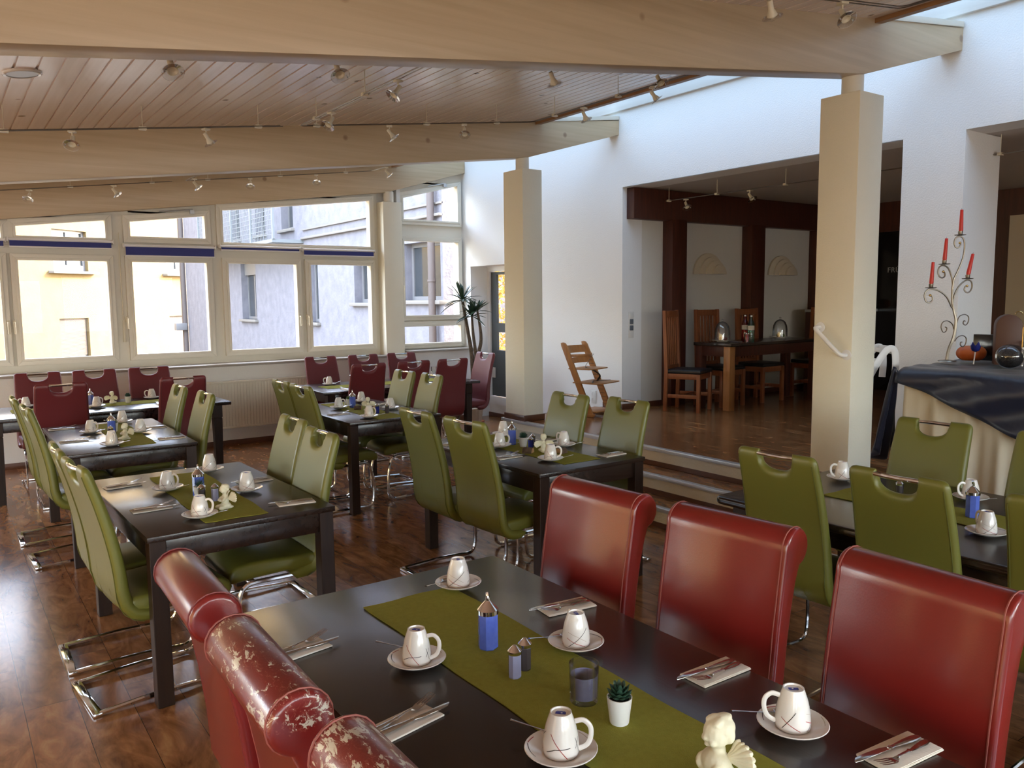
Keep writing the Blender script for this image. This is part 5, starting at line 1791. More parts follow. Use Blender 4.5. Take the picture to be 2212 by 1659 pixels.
# ================================================================== wall fittings
t = thing('grab_rail', 'white slanting grab rail on the thick cream column', 'handrail', (4.905, 3.175, 1.42))
mb = MB()
mb.tube(fillet([(-0.002, 0.100, 0.085), (-0.075, 0.100, 0.085), (-0.075, -0.100, -0.095), (-0.002, -0.100, -0.095)], 0.045), 0.0145, 12)
mb.done('bar', 'white', t)
for s_, z in ((1, 0.085), (-1, -0.095)):
    mb = MB()
    T = Matrix.Translation((-0.001, s_ * 0.100, z)) @ Euler((0, R(-90), 0)).to_matrix().to_4x4()
    mb.lathe([(0, 0.010), (0.020, 0.010), (0.034, 0.004), (0.035, 0.0), (0, 0)], 24, T=T)
    mb.done('flange', 'white', t)

def wall_box(name, label, cat, loc, rz, w1, h1, inserts, dots=True):
    t = thing(name, label, cat, loc, rz)
    mb = MB(); mb.box(-w1 / 2, w1 / 2, -0.010, -0.001, -h1 / 2, h1 / 2, bev=0.002); mb.done('frame', 'whitepl', t)
    for (z, kind_) in inserts:
        mb = MB()
        if kind_ == 'socket':
            T = Matrix.Translation((0, -0.010, z)) @ Euler((R(90), 0, 0)).to_matrix().to_4x4()
            mb.lathe([(0.0235, 0.003), (0.022, 0.003), (0.020, -0.004), (0, -0.004)], 24, T=T)
            mb.box(-0.010, -0.006, -0.013, -0.005, z - 0.002, z + 0.002)
            mb.box(0.006, 0.010, -0.013, -0.005, z - 0.002, z + 0.002)
            mb.done('socket_insert', 'whitepl', t)
        elif kind_ == 'rocker':
            mb.box(-0.026, 0.026, -0.016, -0.009, z - 0.028, z + 0.028, bev=0.006)
            mb.done('rocker', 'greyrk', t)
        else:
            mb.box(-0.030, 0.030, -0.013, -0.009, z - 0.030, z + 0.030, bev=0.003)
            mb.done('blank_cover', 'whitepl', t)
wall_box('light_switch', 'tall white switch plate with two dark blue-grey rockers on the curved wall', 'light switch', (6.435, 6.719, 1.41), 0, 0.075, 0.30, [(0.108, 'blank'), (0.036, 'rocker'), (-0.036, 'rocker'), (-0.108, 'blank')])
wall_box('double_socket', 'white double wall socket behind the high chair', 'socket', (XB, 7.195, 0.55), R(-90), 0.082, 0.152, [(0.036, 'socket'), (-0.036, 'socket')])
wall_box('double_socket', 'pale double socket on the dark door leaf beside the wine-red chair', 'socket', (6.60, 9.74, 0.65), R(-90), 0.08, 0.15, [(0.036, 'socket'), (-0.036, 'socket')])

for i, x in enumerate((7.70, 9.12)):
    t = thing('wall_sconce', ('cream stepped half-round wall lamp, nearer the curved white wall', 'cream stepped half-round wall lamp, deeper in the alcove')[i], 'wall lamp', (x, 6.717, 1.99), 0, 'stepped half-round wall lamps')
    for k, (r, d) in enumerate(((0.262, 0.030), (0.215, 0.055), (0.170, 0.080), (0.120, 0.105))):
        mb = MB()
        off = 0.045 * k
        pts = [(off * 0.9 + r * math.cos(PI * j / 24), r * 0.96 * math.sin(PI * j / 24)) for j in range(25)]
        mb.prism(pts, 'y', -d, -0.001, bev=0.004)
        mb.done('shell', 'cream', t)

# ================================================================== alcove furniture
def tall_chair(loc, rz, label):
    """wooden chair with a tall slatted back; seat looks along +x"""
    t = thing('slat_back_chair', label, 'chair', loc, rz, 'tall slat-backed wooden chairs in the alcove')
    for s_ in (-1, 1):
        mb = MB()
        mb.prism([(0.0, 0.0), (0.04, 0.0), (0.055, 0.45), (0.02, 1.12), (-0.015, 1.12), (0.012, 0.45)], 'y', s_ * 0.185 - 0.019, s_ * 0.185 + 0.019, bev=0.003)
        mb.done('rear_leg', 'cherry', t)
        mb = MB()
        mb.box(0.385, 0.425, s_ * 0.185 - 0.020, s_ * 0.185 + 0.020, 0, 0.425, bev=0.003)
        mb.done('front_leg', 'cherry', t)
        mb = MB()
        mb.box(0.05, 0.39, s_ * 0.185 - 0.011, s_ * 0.185 + 0.011, 0.155, 0.195, bev=0.002)
        mb.done('stretcher', 'cherry', t)
        mb = MB()
        mb.box(0.05, 0.39, s_ * 0.185 - 0.011, s_ * 0.185 + 0.011, 0.365, 0.425, bev=0.002)
        mb.done('side_rail', 'cherry', t)
    mb = MB()
    mb.box(0.39, 0.412, -0.17, 0.17, 0.365, 0.425, bev=0.002)
    mb.done('front_rail', 'cherry', t)
    mb = MB()
    mb.box(0.20, 0.225, -0.178, 0.178, 0.16, 0.19, bev=0.002)
    mb.done('cross_stretcher', 'cherry', t)
    mb = MB()
    mb.box(-0.014, 0.018, -0.185, 0.185, 1.045, 1.115, bev=0.003)
    mb.done('top_rail', 'cherry', t)
    mb = MB()
    mb.box(0.012, 0.040, -0.175, 0.175, 0.47, 0.51, bev=0.003)
    mb.done('lower_rail', 'cherry', t)
    for k in range(6):
        y = -0.135 + 0.054 * k
        mb = MB()
        mb.prism([(0.020, 0.50), (0.032, 0.50), (0.010, 1.05), (-0.002, 1.05)], 'y', y - 0.016, y + 0.016, bev=0.002)
        mb.done('slat', 'cherry', t)
    mb = MB()
    mb.box(0.02, 0.43, -0.20, 0.20, 0.427, 0.470, bev=0.014, seg=3)
    mb.done('seat', 'seatblack', t)
    return t
tall_chair((6.75, 6.41, HP), R(-68), 'orange-lit slat-backed chair standing free beside the alcove table')
tall_chair((7.45, 6.50, HP), R(-90), 'slat-backed chair behind the end of the alcove table, under the sconce')
tall_chair((8.18, 6.50, HP), R(-90), 'slat-backed chair behind the water bottle in the alcove')
tall_chair((9.24, 6.10, HP), R(180), 'slat-backed chair at the head of the alcove table before the pumpkins')
t = thing('alcove_table', 'dark wooden table on the raised floor with cloches and a bottle', 'table', (7.93, 6.10, HP))
mb = MB(); mb.box(-0.84, 0.84, -0.27, 0.27, 0.715, 0.75, bev=0.004); mb.done('tabletop', 'table', t)
mb = MB()
for a in ((-0.74, 0.74, -0.235, -0.215), (-0.74, 0.74, 0.215, 0.235)): mb.box(a[0], a[1], a[2], a[3], 0.60, 0.714, bev=0.002)
for a in ((-0.81, -0.79, -0.16, 0.16), (0.79, 0.81, -0.16, 0.16)): mb.box(a[0], a[1], a[2], a[3], 0.60, 0.714, bev=0.002)
mb.done('apron', 'darkwood', t)
for sx in (-1, 1):
    for sy in (-1, 1):
        mb = MB(); mb.box(sx * 0.785 - 0.045, sx * 0.785 + 0.045, sy * 0.205 - 0.045, sy * 0.205 + 0.045, 0, 0.714, bev=0.003); mb.done('leg', 'oak' if (sx, sy) == (-1, -1) else 'darkwood', t)
t = thing('counter', 'dark counter with a light top carrying two pumpkins', 'counter', (9.87, 6.28, HP))
mb = MB(); mb.box(-0.42, 0.42, -0.26, 0.26, 0, 1.05); mb.done('carcass', 'darkwood', t)
mb = MB(); mb.box(-0.44, 0.42, -0.28, 0.26, 1.051, 1.085, bev=0.003); mb.done('worktop', 'nosing', t)
def pumpkin(loc, r, label, sq=0.72, stalk=True):
    t = thing('pumpkin', label, 'pumpkin', loc)
    mb = MB()
    n = 40
    rings = []
    for j in range(13):
        th = PI * j / 12
        row = []
        for k in range(n):
            a = 2 * PI * k / n
            rr = r * (math.sin(th) ** 0.85) * (1 - 0.07 * abs(math.cos(a * 5)) ** 3)
            row.append(mb.bm.verts.new((rr * math.cos(a), rr * math.sin(a), r * sq * (1 + math.cos(th) * (1 - 0.18 * math.exp(-(math.sin(th) * 3) ** 2))))))
        rings.append(row)
    for A_, B_ in zip(rings, rings[1:]):
        for k in range(n):
            mb.face([A_[k], B_[k], B_[(k + 1) % n], A_[(k + 1) % n]])
    mb.done('body', 'orange', t, angle=80)
    if stalk:
        mb = MB(); mb.tube(spline([(0, 0, r * sq * 1.66), (0.01, 0, r * sq * 1.9), (0.03, 0.005, r * sq * 2.1)], 4), [0.014 - 0.0009 * k for k in range(9)], 7); mb.done('stalk', 'stalk', t)
CT = HP + 1.086
pumpkin((9.56, 6.22, CT), 0.105, 'orange pumpkin with a stalk above the slat-backed chair')
pumpkin((10.06, 6.14, CT), 0.10, 'orange pumpkin on the counter beside the thick column', stalk=False)

def cloche(x, y, label, fruit, fl):
    z = HP + 0.7505
    p = thing('cake_plate', 'white plate under the ' + label, 'plate', (x, y, z))
    mb = MB(); mb.lathe([(0, 0), (0.06, 0), (0.065, 0.008), (0.125, 0.018), (0.127, 0.021), (0.062, 0.013), (0, 0.013)], 32); mb.done('dish', 'porc', p)
    t = thing('glass_cloche', label, 'cloche', (x, y, z + 0.0185), 0, 'glass cloches on the alcove table')
    mb = MB()
    pr = [(0.088, 0.0), (0.087, 0.09), (0.080, 0.14), (0.062, 0.18), (0.035, 0.205), (0.008, 0.214)]
    mb.lathe([(r + 0.0015, z_) for r, z_ in pr] + [(0.0, 0.2155)], 32)
    mb.lathe([(r - 0.0015, z_) for r, z_ in pr] + [(0.0, 0.2125)], 32)
    mb.done('dome', 'clear', t)
    mb = MB(); mb.lathe([(0.0, 0.214), (0.006, 0.216), (0.006, 0.222), (0.015, 0.232), (0.0, 0.246)], 16); mb.done('knob', 'clear', t)
    for k, (dx, dy, rr) in enumerate(((-0.03, 0.0, 0.024), (0.028, 0.02, 0.026), (0.02, -0.03, 0.022))):
        f = thing('fruit', '%s under the %s' % (fl, label), 'fruit', (x + dx, y + dy, z + 0.0135), 0, '%s under a glass cloche' % fl)
        mb = MB(); mb.ball((0, 0, rr * 0.95), (rr, rr, rr * 0.95), 16, 10); mb.done('flesh', fruit[k % len(fruit)], f)
        mb = MB(); mb.tube([(0, 0, rr * 1.85), (0.002, 0, rr * 2.2)], 0.0015, 5); mb.done('stem', 'stalk', f)
cloche(7.36, 6.18, 'glass cloche nearer the table end', ['redseam'], 'dark red fruit')
cloche(8.45, 6.20, 'glass cloche deeper in the alcove', ['leaf2'], 'yellow-green fruit')
def bottle(loc, label, m_, hgt=0.30):
    t = thing('water_bottle', label, 'bottle', loc)
    mb = MB(); mb.lathe([(0, 0), (0.034, 0), (0.038, 0.006), (0.038, 0.075), (0.033, 0.10), (0.038, 0.13), (0.038, 0.19), (0.030, 0.225), (0.015, 0.255), (0.0125, 0.285), (0, 0.285)], 24); mb.done('body', m_, t)
    mb = MB(); mb.lathe([(0, 0.302), (0.0145, 0.302), (0.0155, 0.286), (0, 0.286)], 16); mb.done('cap', 'nosing', t)
    mb = MB(); mb.lathe([(0.0385, 0.135), (0.0388, 0.185)], 24); mb.done('label_band', 'cream', t)
bottle((7.56, 5.935, HP + 0.7505), 'green plastic water bottle on the alcove table', 'bottle')
bottle((7.66, 6.10, HP + 0.7505), 'darker bottle standing behind the green water bottle', 'redglass', 0.28)
t = thing('drinking_glass', 'glass of red drink before the water bottle', 'glass', (7.47, 5.92, HP + 0.7505))
mb = MB(); mb.lathe([(0, 0), (0.026, 0), (0.033, 0.10), (0.031, 0.10), (0.025, 0.004), (0, 0.004)], 24); mb.done('tumbler', 'clear', t)
mb = MB(); mb.lathe([(0, 0.0045), (0.0245, 0.0045), (0.0305, 0.088), (0, 0.088)], 24); mb.done('drink', 'redglass', t)
t = thing('magazine', 'dark magazine lying beside the cloche', 'magazine', (7.42, 6.02, HP + 0.7505), 0.3)
mb = MB(); mb.box(-0.10, 0.02, -0.06, 0.05, 0, 0.010, bev=0.002); mb.done('booklet', 'navy', t)

# door with lettering on the dark end wall
t = struct(thing('door_2', 'dark door with faint lettering between thick column and white pillar', 'door', (10.29, 5.55, HP)))
mb = MB(); mb.box(-0.03, 0.0, -0.5, 0.48, 0.0, 2.09, bev=0.004); mb.done('leaf', 'blackpl', t)
mb = MB(); mb.box(-0.05, 0.0, -0.58, 0.56, 2.09, 2.17); mb.box(-0.05, 0.0, 0.48, 0.56, 0.0, 2.09); mb.box(-0.05, 0.0, -0.58, -0.5, 0.0, 2.09); mb.done('frame', 'darkwood', t)
cu = bpy.data.curves.new('lettering', 'FONT')
cu.body = 'FR\u00dc'
cu.size = 0.095
cu.extrude = 0.002
cu.space_character = 1.1
tx = bpy.data.objects.new('lettering', cu)
C.objects.link(tx)
tx.parent = t
tx.location = (-0.034, 0.335, 1.56)
tx.rotation_euler = (R(90), 0, R(-90))
cu.materials.append(M['signm'])

# ================================================================== high chair
t = thing('high_chair', 'beech high chair with black harness against the white wall', 'high chair', (5.76, 6.72, HP), R(-75))
# local: x forward, y sideways. Rails slant backwards towards the top
def hp_(z): return 0.20 - 0.36 * (z / 0.79)
for s_ in (-1, 1):
    mb = MB()
    pts = [(hp_(0.03) + 0.045, 0.03), (hp_(0.76) + 0.035, 0.76), (hp_(0.785) + 0.022, 0.785), (hp_(0.79), 0.79), (hp_(0.785) - 0.025, 0.785), (hp_(0.75) - 0.034, 0.75), (hp_(0.03) - 0.035, 0.03)]
    mb.prism(pts, 'y', s_ * 0.195 - 0.015, s_ * 0.195 + 0.015, bev=0.005)
    mb.done('upright', 'oak', t)
    mb = MB()
    mb.prism([(-0.27, 0.0), (0.23, 0.0), (0.25, 0.02), (0.25, 0.040), (-0.25, 0.040), (-0.28, 0.02)], 'y', s_ * 0.195 - 0.017, s_ * 0.195 + 0.017, bev=0.005)
    mb.done('foot', 'oak', t)
def curved_slat(z0, z1, xo, name, depth=0.045, m_='oak', hw=0.18):
    mb = MB()
    us = [-1 + k / 8 for k in range(17)]
    for o_, fl_ in ((0.0, False), (-0.010, True)):
        mb.grid(lambda u, v: (xo(z0 + (z1 - z0) * v) - depth * (1 - u * u) + o_, u * hw, z0 + (z1 - z0) * v), us, [0, 0.5, 1], flip=fl_)
    for zz in (z0, z1):
        mb.grid(lambda u, v: (xo(zz) - depth * (1 - u * u) - 0.010 * v, u * hw, zz), us, [0, 1], flip=(zz == z0))
    mb.done(name, m_, t)
curved_slat(0.56, 0.62, lambda z: hp_(z), 'lower_back_slat')
curved_slat(0.67, 0.75, lambda z: hp_(z), 'upper_back_slat')
mb = MB()
us = [-1 + k / 8 for k in range(17)]
mb.tube([(hp_(0.64) + 0.03 + 0.10 * (1 - u * u), u * 0.195, 0.65) for u in us], 0.013, 8, flat=(1.2, 0.5), upv=(0, 0, 1))
mb.done('front_bar', 'oak', t)
def plate_(z, x0, x1, hw, name, bulge=0.0):
    mb = MB()
    pts = [(x0, -hw), (x1 - 0.02, -hw)] + [(x1 + 0.02 * math.cos(R(a)), hw * math.sin(R(a))) for a in (-80, -50, -20, 0, 20, 50, 80)] + [(x1 - 0.02, hw), (x0, hw)]
    mb.prism(pts, 'z', z, z + 0.013, bev=0.004)
    mb.done(name, 'oak', t)
plate_(0.50, -0.10, 0.17, 0.18, 'seat')
plate_(0.355, -0.02, 0.30, 0.215, 'footrest')
plate_(0.05, 0.0, 0.26, 0.18, 'base_board')
mb = MB()
for k in range(14):
    z = 0.10 + 0.04 * k
    for s_ in (-1, 1):
        mb.box(hp_(z) - 0.03, hp_(z) + 0.036, s_ * 0.1795 - 0.0006, s_ * 0.1795 + 0.0006, z, z + 0.005)
mb.done('groove', 'bark', t)
mb = MB()
mb.tube(spline([(0.10, 0.01, 0.665), (0.06, -0.01, 0.60), (0.02, -0.03, 0.52), (0.12, -0.05, 0.50), (0.20, -0.02, 0.44), (0.14, 0.02, 0.372)], 6), 0.010, 6, flat=(0.25, 1))
mb.tube([(0.22, -0.19, 0.371), (0.10, 0.0, 0.372), (0.20, 0.19, 0.371)], 0.008, 6, flat=(0.3, 1), upv=(0, 0, 1))
mb.done('harness', 'black', t)

# ================================================================== palm plant
t = thing('potted_palm', 'tall spiny-stemmed palm plant in a wrapped pot by the garden door', 'plant', (6.05, 9.42, 0.0))
mb = MB(); mb.lathe([(0, 0), (0.13, 0), (0.135, 0.03), (0.0, 0.03)], 28); mb.done('saucer', 'terracotta', t)
mb = MB(); mb.lathe([(0, 0.031), (0.095, 0.031), (0.125, 0.25), (0.118, 0.25), (0.10, 0.22), (0, 0.22)], 14, phase=0.2); mb.done('pot', 'basket', t, smooth=False)
stems = [[(0.0, 0, 0.2), (-0.01, 0.01, 0.6), (-0.02, 0.03, 0.95), (-0.04, 0.08, 1.25), (-0.07, 0.17, 1.70)],
         [(0.03, -0.02, 0.2), (0.03, -0.02, 0.6), (0.015, -0.02, 0.95), (-0.01, 0.00, 1.25), (-0.02, 0.01, 1.48)],
         [(0.02, 0.0, 0.75), (0.04, -0.04, 0.95), (0.06, -0.09, 1.15), (0.04, -0.09, 1.38), (0.02, -0.07, 1.55)]]
tops = []
for k, s_ in enumerate(stems):
    mb = MB()
    P = spline(s_, 8)
    n = len(P)
    mb.tube(P, [(0.042 - 0.024 * i / n) * (0.8 if k else 1) for i in range(n)], 10)
    mb.done('stem', 'trunk', t)
    tops.append(P[-1])
rng = random.Random(5)
mb = MB()
for tp, nl, ln in ((tops[0], 30, 0.36), (tops[1], 26, 0.30), (tops[2], 20, 0.28)):
    for k in range(nl):
        a = 2.399 * k + rng.uniform(-0.2, 0.2)
        el = R(rng.uniform(-10, 75))
        L_ = ln * rng.uniform(0.75, 1.05)
        d = Vector((math.cos(a) * math.cos(el), math.sin(a) * math.cos(el), math.sin(el)))
        sd_ = Vector((-math.sin(a), math.cos(a), 0))
        prev = None
        for i in range(7):
            f = i / 6
            p = tp + d * L_ * f + Vector((0, 0, -0.42 * L_ * f * f * math.cos(el)))
            wd = 0.021 * math.sin(PI * min(1, f * 0.92 + 0.08)) ** 0.6 * (1 if f < 0.98 else 0.1)
            row = [mb.bm.verts.new(p - sd_ * wd), mb.bm.verts.new(p + Vector((0, 0, -wd * 0.4))), mb.bm.verts.new(p + sd_ * wd)]
            if prev:
                mb.face([prev[0], prev[1], row[1], row[0]]); mb.face([prev[1], prev[2], row[2], row[1]])
            prev = row
mb.done('leaves', 'palm', t, weld=False)

# ================================================================== buffet table with cloths
BX0, BX1, BY0, BY1, BZ = 5.33, 6.20, 0.30, 2.90, 1.20
t = thing('buffet_table', 'long buffet table hidden under cream and navy cloths', 'table', ((BX0 + BX1) / 2, (BY0 + BY1) / 2, HP))
cx, cy = (BX0 + BX1) / 2, (BY0 + BY1) / 2
hx, hy = (BX1 - BX0) / 2 - 0.02, (BY1 - BY0) / 2 - 0.02
mb = MB(); mb.box(-hx, hx, -hy, hy, BZ - HP - 0.03, BZ - HP, bev=0.003); mb.done('tabletop', 'table', t)
for sx in (-1, 1):
    for sy in (-1, 1):
        mb = MB(); mb.box(sx * (hx - 0.08) - 0.02, sx * (hx - 0.08) + 0.02, sy * (hy - 0.08) - 0.02, sy * (hy - 0.08) + 0.02, 0, BZ - HP - 0.031); mb.done('leg', 'steel', t)
# cream skirt
mb = MB()
def skirt(s, v):
    per = [(BX0, BY1), (BX0, BY0), (BX1, BY0), (BX1, BY1), (BX0, BY1)]
    seg = [2.56, 0.85, 2.56, 0.85]
    s_ = s * sum(seg)
    i = 0
    while i < 3 and s_ > seg[i]:
        s_ -= seg[i]; i += 1
    f = s_ / seg[i]
    x = per[i][0] + (per[i + 1][0] - per[i][0]) * f
    y = per[i][1] + (per[i + 1][1] - per[i][1]) * f
    nx, ny = [(-1, 0), (0, -1), (1, 0), (0, 1)][i]
    q = s * sum(seg)
    amp = (0.018 + 0.022 * (1 - v)) * (0.6 * math.sin(q * 34) + 0.4 * math.sin(q * 61 + 1))
    amp += 0.025 * (1 - v)
    return (x + nx * amp, y + ny * amp, HP + 0.01 + (BZ - HP - 0.012) * v)
mb.grid(skirt, [k / 420 for k in range(421)], [0, 0.25, 0.5, 0.75, 1.0])
mb.box(BX0, BX1, BY0, BY1, BZ + 0.0005, BZ + 0.003)
tag(mb.done('table_skirt', 'cream', angle=80), 'pleated cream cloth hanging to the floor round the buffet table', 'tablecloth')
# navy cloth: bunched top and swag
mb = MB()
def navy(u, v):
    # u along -y from the far end, v from the back edge over the front edge and down
    y = BY1 + 0.03 - u * (BY1 - BY0 + 0.06)
    drop = 0.08 + 0.42 * math.sin(min(1.0, u / 0.55) * PI * 0.5) ** 1.3
    if u > 0.55:
        drop = 0.50 - 0.25 * (u - 0.55) / 0.45
    Wt = BX1 - BX0 + 0.03
    tot = Wt + drop
    s = v * tot
    wr = 0.011 * noise.noise(Vector((u * 9, s * 6, 1.3))) + 0.006 * noise.noise(Vector((u * 23, s * 15, 4.0)))
    if s < Wt:
        x = BX1 + 0.01 - s
        z = BZ + 0.022 + max(-0.014, wr) + 0.010 * math.exp(-((u - 0.02) / 0.05) ** 2) + 0.03 * math.exp(-((s - 0.1) / 0.14) ** 2) * (0.5 + 0.5 * noise.noise(Vector((u * 7, 2, 0))))
        e = max(0.0, (s - (Wt - 0.05)) / 0.05)
        z -= 0.012 * e * e
    else:
        d = s - Wt
        x = BX0 - 0.045 - 0.02 * math.sin(min(1, d / 0.1) * PI / 2) - 0.018 * math.sin(d * 26 + u * 20 - 6 * u * d) * min(1, d / 0.1) - abs(wr) * 1.2
        z = BZ + 0.010 - d
    return (x, y, z)
g = mb.grid(navy, [k / 90 for k in range(91)], [k / 46 for k in range(47)])
# corner tail falling at the far end
def tail(u, v):
    # v down, u round the corner
    a = -1.0 + 2.0 * u
    wdt = 0.05 + 0.17 * v
    x = BX0 - 0.05 + 0.10 * (1 - v) * 0 + (a * wdt * 0.55) + 0.14 * v
    y = BY1 + 0.045 + 0.10 * v + 0.030 * math.sin(a * 7 + v * 2) * (0.3 + v) + 0.10 * v * (1 - a * a)
    z = BZ + 0.015 - v * (0.66 - 0.10 * (a * a)) - 0.02 * math.sin(a * 3)
    return (x, y, z)
mb.grid(tail, [k / 24 for k in range(25)], [k / 20 for k in range(21)])
o = mb.done('buffet_cloth', 'navy', angle=180)
md = o.modifiers.new('thick', 'SOLIDIFY'); md.thickness = 0.003
tag(o, 'navy satin cloth draped in swags over the buffet table', 'tablecloth')

# candelabrum: coordinates measured on the picture plane of the object, in metres
t = thing('candelabrum', 'wrought iron branching candelabrum with four red candles', 'candle holder', (5.755, 2.84, BZ + 0.052), R(-38))
q = 0.000925
def cp(px, py, d=0.0): return ((px - 725) * q, d, (1240 - py) * q)
mb = MB(); mb.lathe([(0, 0), (0.06, 0), (0.055, 0.006), (0.012, 0.012), (0, 0.012)], 24); mb.done('foot', 'iron', t)
mb = MB()
for off in (-4, 4):
    mb.tube(spline([cp(722 + off, 1240), cp(735 + off, 1150), cp(768 + off, 1050), cp(778 + off * .7, 940), cp(762 + off * .5, 870), cp(745, 800), cp(740, 700), cp(748, 620)], 6), 0.0065, 8)
mb.done('stem', 'iron', t)
arms = [
    ([(748, 620), (775, 560), (808, 460), (815, 370), (800, 320), (770, 308), (745, 325), (740, 360), (752, 388), (775, 388), (786, 366), (780, 356)], (780, 300), 0.0),
    ([(745, 690), (735, 610), (712, 545), (680, 520), (650, 530), (640, 565), (650, 600), (672, 612), (690, 600), (688, 575), (679, 566)], (683, 512), 0.02),
    ([(745, 840), (700, 760), (640, 712), (575, 696), (540, 710), (528, 745), (540, 785), (565, 796), (588, 780), (585, 750), (570, 742)], (573, 688), -0.02),
    ([(748, 800), (765, 730), (800, 670), (850, 632), (885, 640), (895, 680), (882, 715), (858, 724), (840, 705), (845, 680), (857, 675)], (860, 622), 0.02),
]
for pts, plate, dd in arms:
    mb = MB()
    n = len(pts)
    mb.tube(spline([cp(a, b, dd * min(1, i / 3)) for i, (a, b) in enumerate(pts)], 6), 0.0052, 8)
    b = cp(*pts[-1], dd)
    mb.ball(b, 0.009, 12, 8, mi=1)
    c_ = cp(plate[0], plate[1], dd)
    mb.lathe([(0, -0.004), (0.034, 0.0), (0.038, 0.004), (0.034, 0.004), (0.012, 0.001), (0.0135, 0.004), (0.0150, 0.028), (0.0138, 0.028), (0.0136, 0.007), (0.0, 0.006)], 20, c=c_)
    mb.done('arm', ['iron', 'gold'], t)
for pts in ([(765, 1000), (752, 960), (715, 935), (682, 945), (670, 980), (685, 1018), (706, 1015), (713, 990), (700, 980)],
            [(783, 960), (800, 905), (838, 888), (868, 905), (868, 945), (850, 968), (832, 955), (838, 935), (848, 940)],
            [(775, 1090), (795, 1060), (830, 1046), (858, 1065), (858, 1105), (840, 1130), (820, 1120), (820, 1098), (832, 1095)]):
    mb = MB(); mb.tube(spline([cp(a, b, 0.0) for a, b in pts], 6), 0.0035, 6); mb.done('scroll', 'iron', t)
candP = None
for i, ((px, py), (tx_, ty_), lab) in enumerate((((783, 272), (783, 112), 'topmost'), ((684, 482), (692, 320), 'second highest'), ((574, 658), (581, 496), 'lowest, over the far branch'), ((862, 590), (890, 437), 'tilting, over the near branch'))):
    p0, p1 = Vector(cp(px, py, arms[i][2])), Vector(cp(tx_, ty_, arms[i][2]))
    wm = Matrix.Translation((5.755, 2.84, BZ + 0.052)) @ Matrix.Rotation(R(-38), 4, 'Z')
    c_ = thing('taper_candle', 'red tapering candle, %s, in the iron candelabrum' % lab, 'candle', wm @ p0, 0, 'red tapering candles')
    d_ = (p1 - p0)
    c_.rotation_euler = (wm.to_3x3() @ d_).to_track_quat('Z', 'Y').to_euler()
    L_ = d_.length
    mb = MB(); mb.lathe([(0, -0.002), (0.0115, -0.002), (0.0140, 0.010), (0.0100, L_ - 0.004), (0.0090, L_), (0, L_)], 12); mb.done('wax', 'candr', c_)
    mb = MB(); mb.tube([(0, 0, L_), (0.001, 0, L_ + 0.010)], 0.001, 5); mb.done('wick', 'black', c_)

pumpkin((5.93, 2.76, BZ + 0.046), 0.098, 'smooth orange pumpkin on the navy cloth', 0.60, stalk=False)
t = thing('tulip_stake', 'blue glass tulip on a white stake before the pumpkin', 'ornament', (5.71, 2.64, BZ + 0.046))
mb = MB(); mb.tube([(0.0, 0.0, 0.0), (-0.004, -0.010, 0.085)], 0.004, 8); mb.done('stake', 'white', t)
mb = MB()
rings = []
for j, (r, z) in enumerate(((0.003, 0.082), (0.022, 0.092), (0.030, 0.108), (0.033, 0.122))):
    rings.append([mb.bm.verts.new((-0.004 + r * math.cos(2 * PI * k / 24) * (1.12 if (j == 3 and k % 6 == 0) else 1), -0.010 + r * math.sin(2 * PI * k / 24), z + (0.030 * abs(math.cos(PI * k / 4)) ** 3 if j == 3 else 0))) for k in range(24)])
for A_, B_ in zip(rings, rings[1:]):
    for k in range(24):
        mb.face([A_[k], A_[(k + 1) % 24], B_[(k + 1) % 24], B_[k]])
mb.face(rings[0])
mb.done('tulip', 'blued', t)
t = thing('black_box', 'glossy black box behind the buffet pumpkin', 'box', (6.10, 2.72, BZ + 0.046), R(-8))
mb = MB(); mb.box(-0.03, 0.03, -0.12, 0.10, 0, 0.185, bev=0.004); mb.done('case', 'blackpl', t)
t = thing('arched_lantern', 'brown arched lantern with brass scroll-worked front', 'lantern', (5.86, 2.50, BZ + 0.046), R(-60))
pts = [(-0.075, 0), (0.075, 0), (0.075, 0.26)] + [(0.075 * math.cos(R(a)), 0.26 + 0.075 * math.sin(R(a))) for a in range(15, 180, 15)] + [(-0.075, 0.26)]
mb = MB(); mb.prism(pts, 'y', -0.075, 0.075, bev=0.003); mb.done('body', 'lantern', t)
mb = MB()
mb.tube([(0.079, -0.07, 0.03), (0.079, -0.07, 0.25)], 0.004, 6); mb.tube([(0.079, 0.07, 0.03), (0.079, 0.07, 0.25)], 0.004, 6)
for z in (0.06, 0.16, 0.24):
    mb.tube([(0.080, 0.05 * math.cos(a / 6), z + 0.035 * math.sin(a / 6) * (1 - a / 60)) for a in range(0, 44, 2)], 0.003, 6)
mb.box(0.076, 0.079, -0.068, 0.068, 0.02, 0.25)
mb.tube([(0.06 + 0.02 * math.cos(R(a)), 0, 0.335 + 0.02 * math.sin(R(a))) for a in range(0, 181, 30)], 0.004, 6)
mb.done('front_grille', 'gold', t)
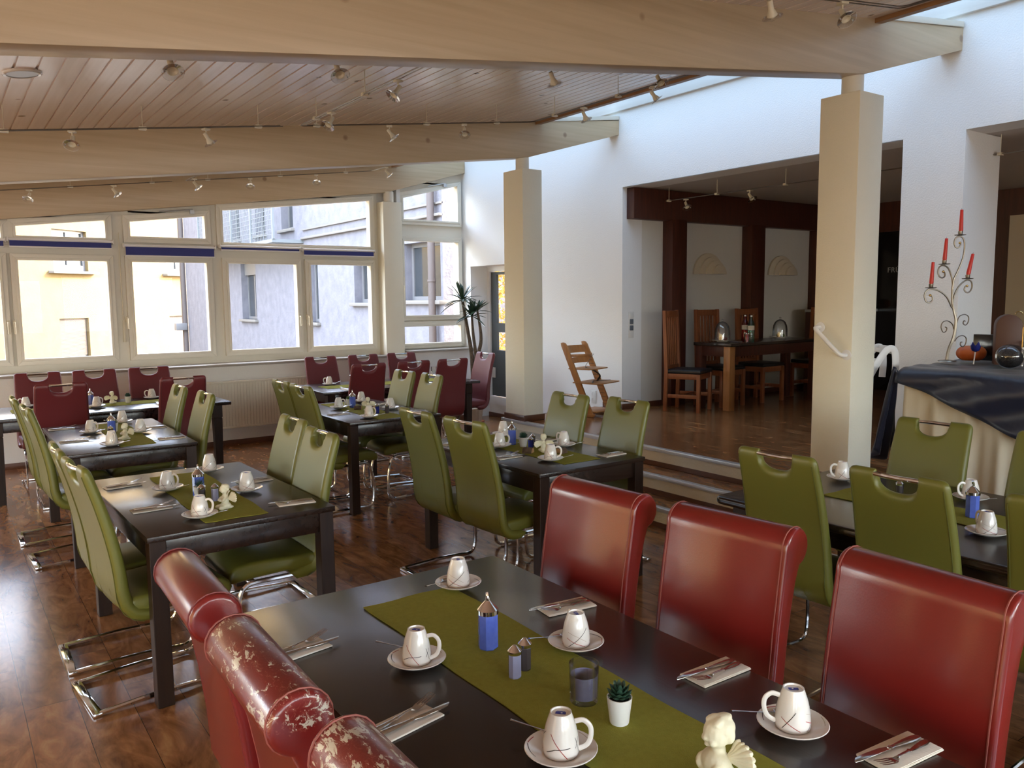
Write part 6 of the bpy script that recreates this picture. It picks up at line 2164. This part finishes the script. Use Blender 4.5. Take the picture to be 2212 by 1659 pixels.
t = thing('glass_ball', 'dark crackled glass ball on the navy cloth', 'ornament', (5.55, 2.345, BZ + 0.044))
mb = MB(); mb.ball((0, 0, 0.078), (0.085, 0.085, 0.078), 28, 18); mb.done('shell', 'clear', t)
mb = MB(); mb.ball((0, 0, 0.066), (0.074, 0.074, 0.062), 20, 12); mb.done('filling', 'soil', t)
t = thing('glass_jar', 'clear glass jar with brass lid at the picture edge', 'jar', (5.80, 2.33, BZ + 0.046))
mb = MB(); mb.lathe([(0, 0), (0.05, 0), (0.052, 0.12), (0.03, 0.14), (0.03, 0.15), (0, 0.15)], 24); mb.done('jar', 'clear', t)
mb = MB(); mb.lathe([(0, 0.165), (0.033, 0.165), (0.033, 0.150), (0, 0.150)], 24); mb.done('lid', 'gold', t)

# white bent slatted rack leaning beside the buffet
t = thing('slatted_rack', 'white bent slatted rack leaning between the thick column and the buffet', 'rack', (5.56, 3.30, HP), R(-36))
def rack_path(f):
    pts = [(-0.235, 0.03), (-0.20, 0.30), (-0.13, 0.50), (-0.03, 0.70), (0.05, 0.84), (0.10, 0.885), (0.135, 0.86), (0.145, 0.76), (0.14, 0.66)]
    k = f * (len(pts) - 1); i = min(int(k), len(pts) - 2); g_ = k - i
    return pts[i][0] * (1 - g_) + pts[i + 1][0] * g_, pts[i][1] * (1 - g_) + pts[i + 1][1] * g_
PP = spline([(rack_path(k / 8)[0], 0, rack_path(k / 8)[1]) for k in range(9)], 5)
for s_ in (-1, 1):
    mb = MB(); mb.tube([p + Vector((0, s_ * 0.10, 0)) for p in PP], 0.026, 8, flat=(0.35, 1.0), upv=(0, 1, 0)); mb.done('side_bow', 'white', t)
for k in range(6, len(PP) - 8, 4):
    mb = MB()
    d_ = (PP[k + 1] - PP[k - 1]).normalized()
    mb.tube([PP[k] + Vector((0, -0.10, 0)), PP[k] + Vector((0, 0.10, 0))], 0.012, 6, flat=(1.6, 0.5))
    mb.done('slat', 'white', t)
mb = MB(); mb.box(-0.27, -0.20, -0.13, 0.13, 0.0, 0.05, bev=0.01); mb.done('foot', 'white', t)
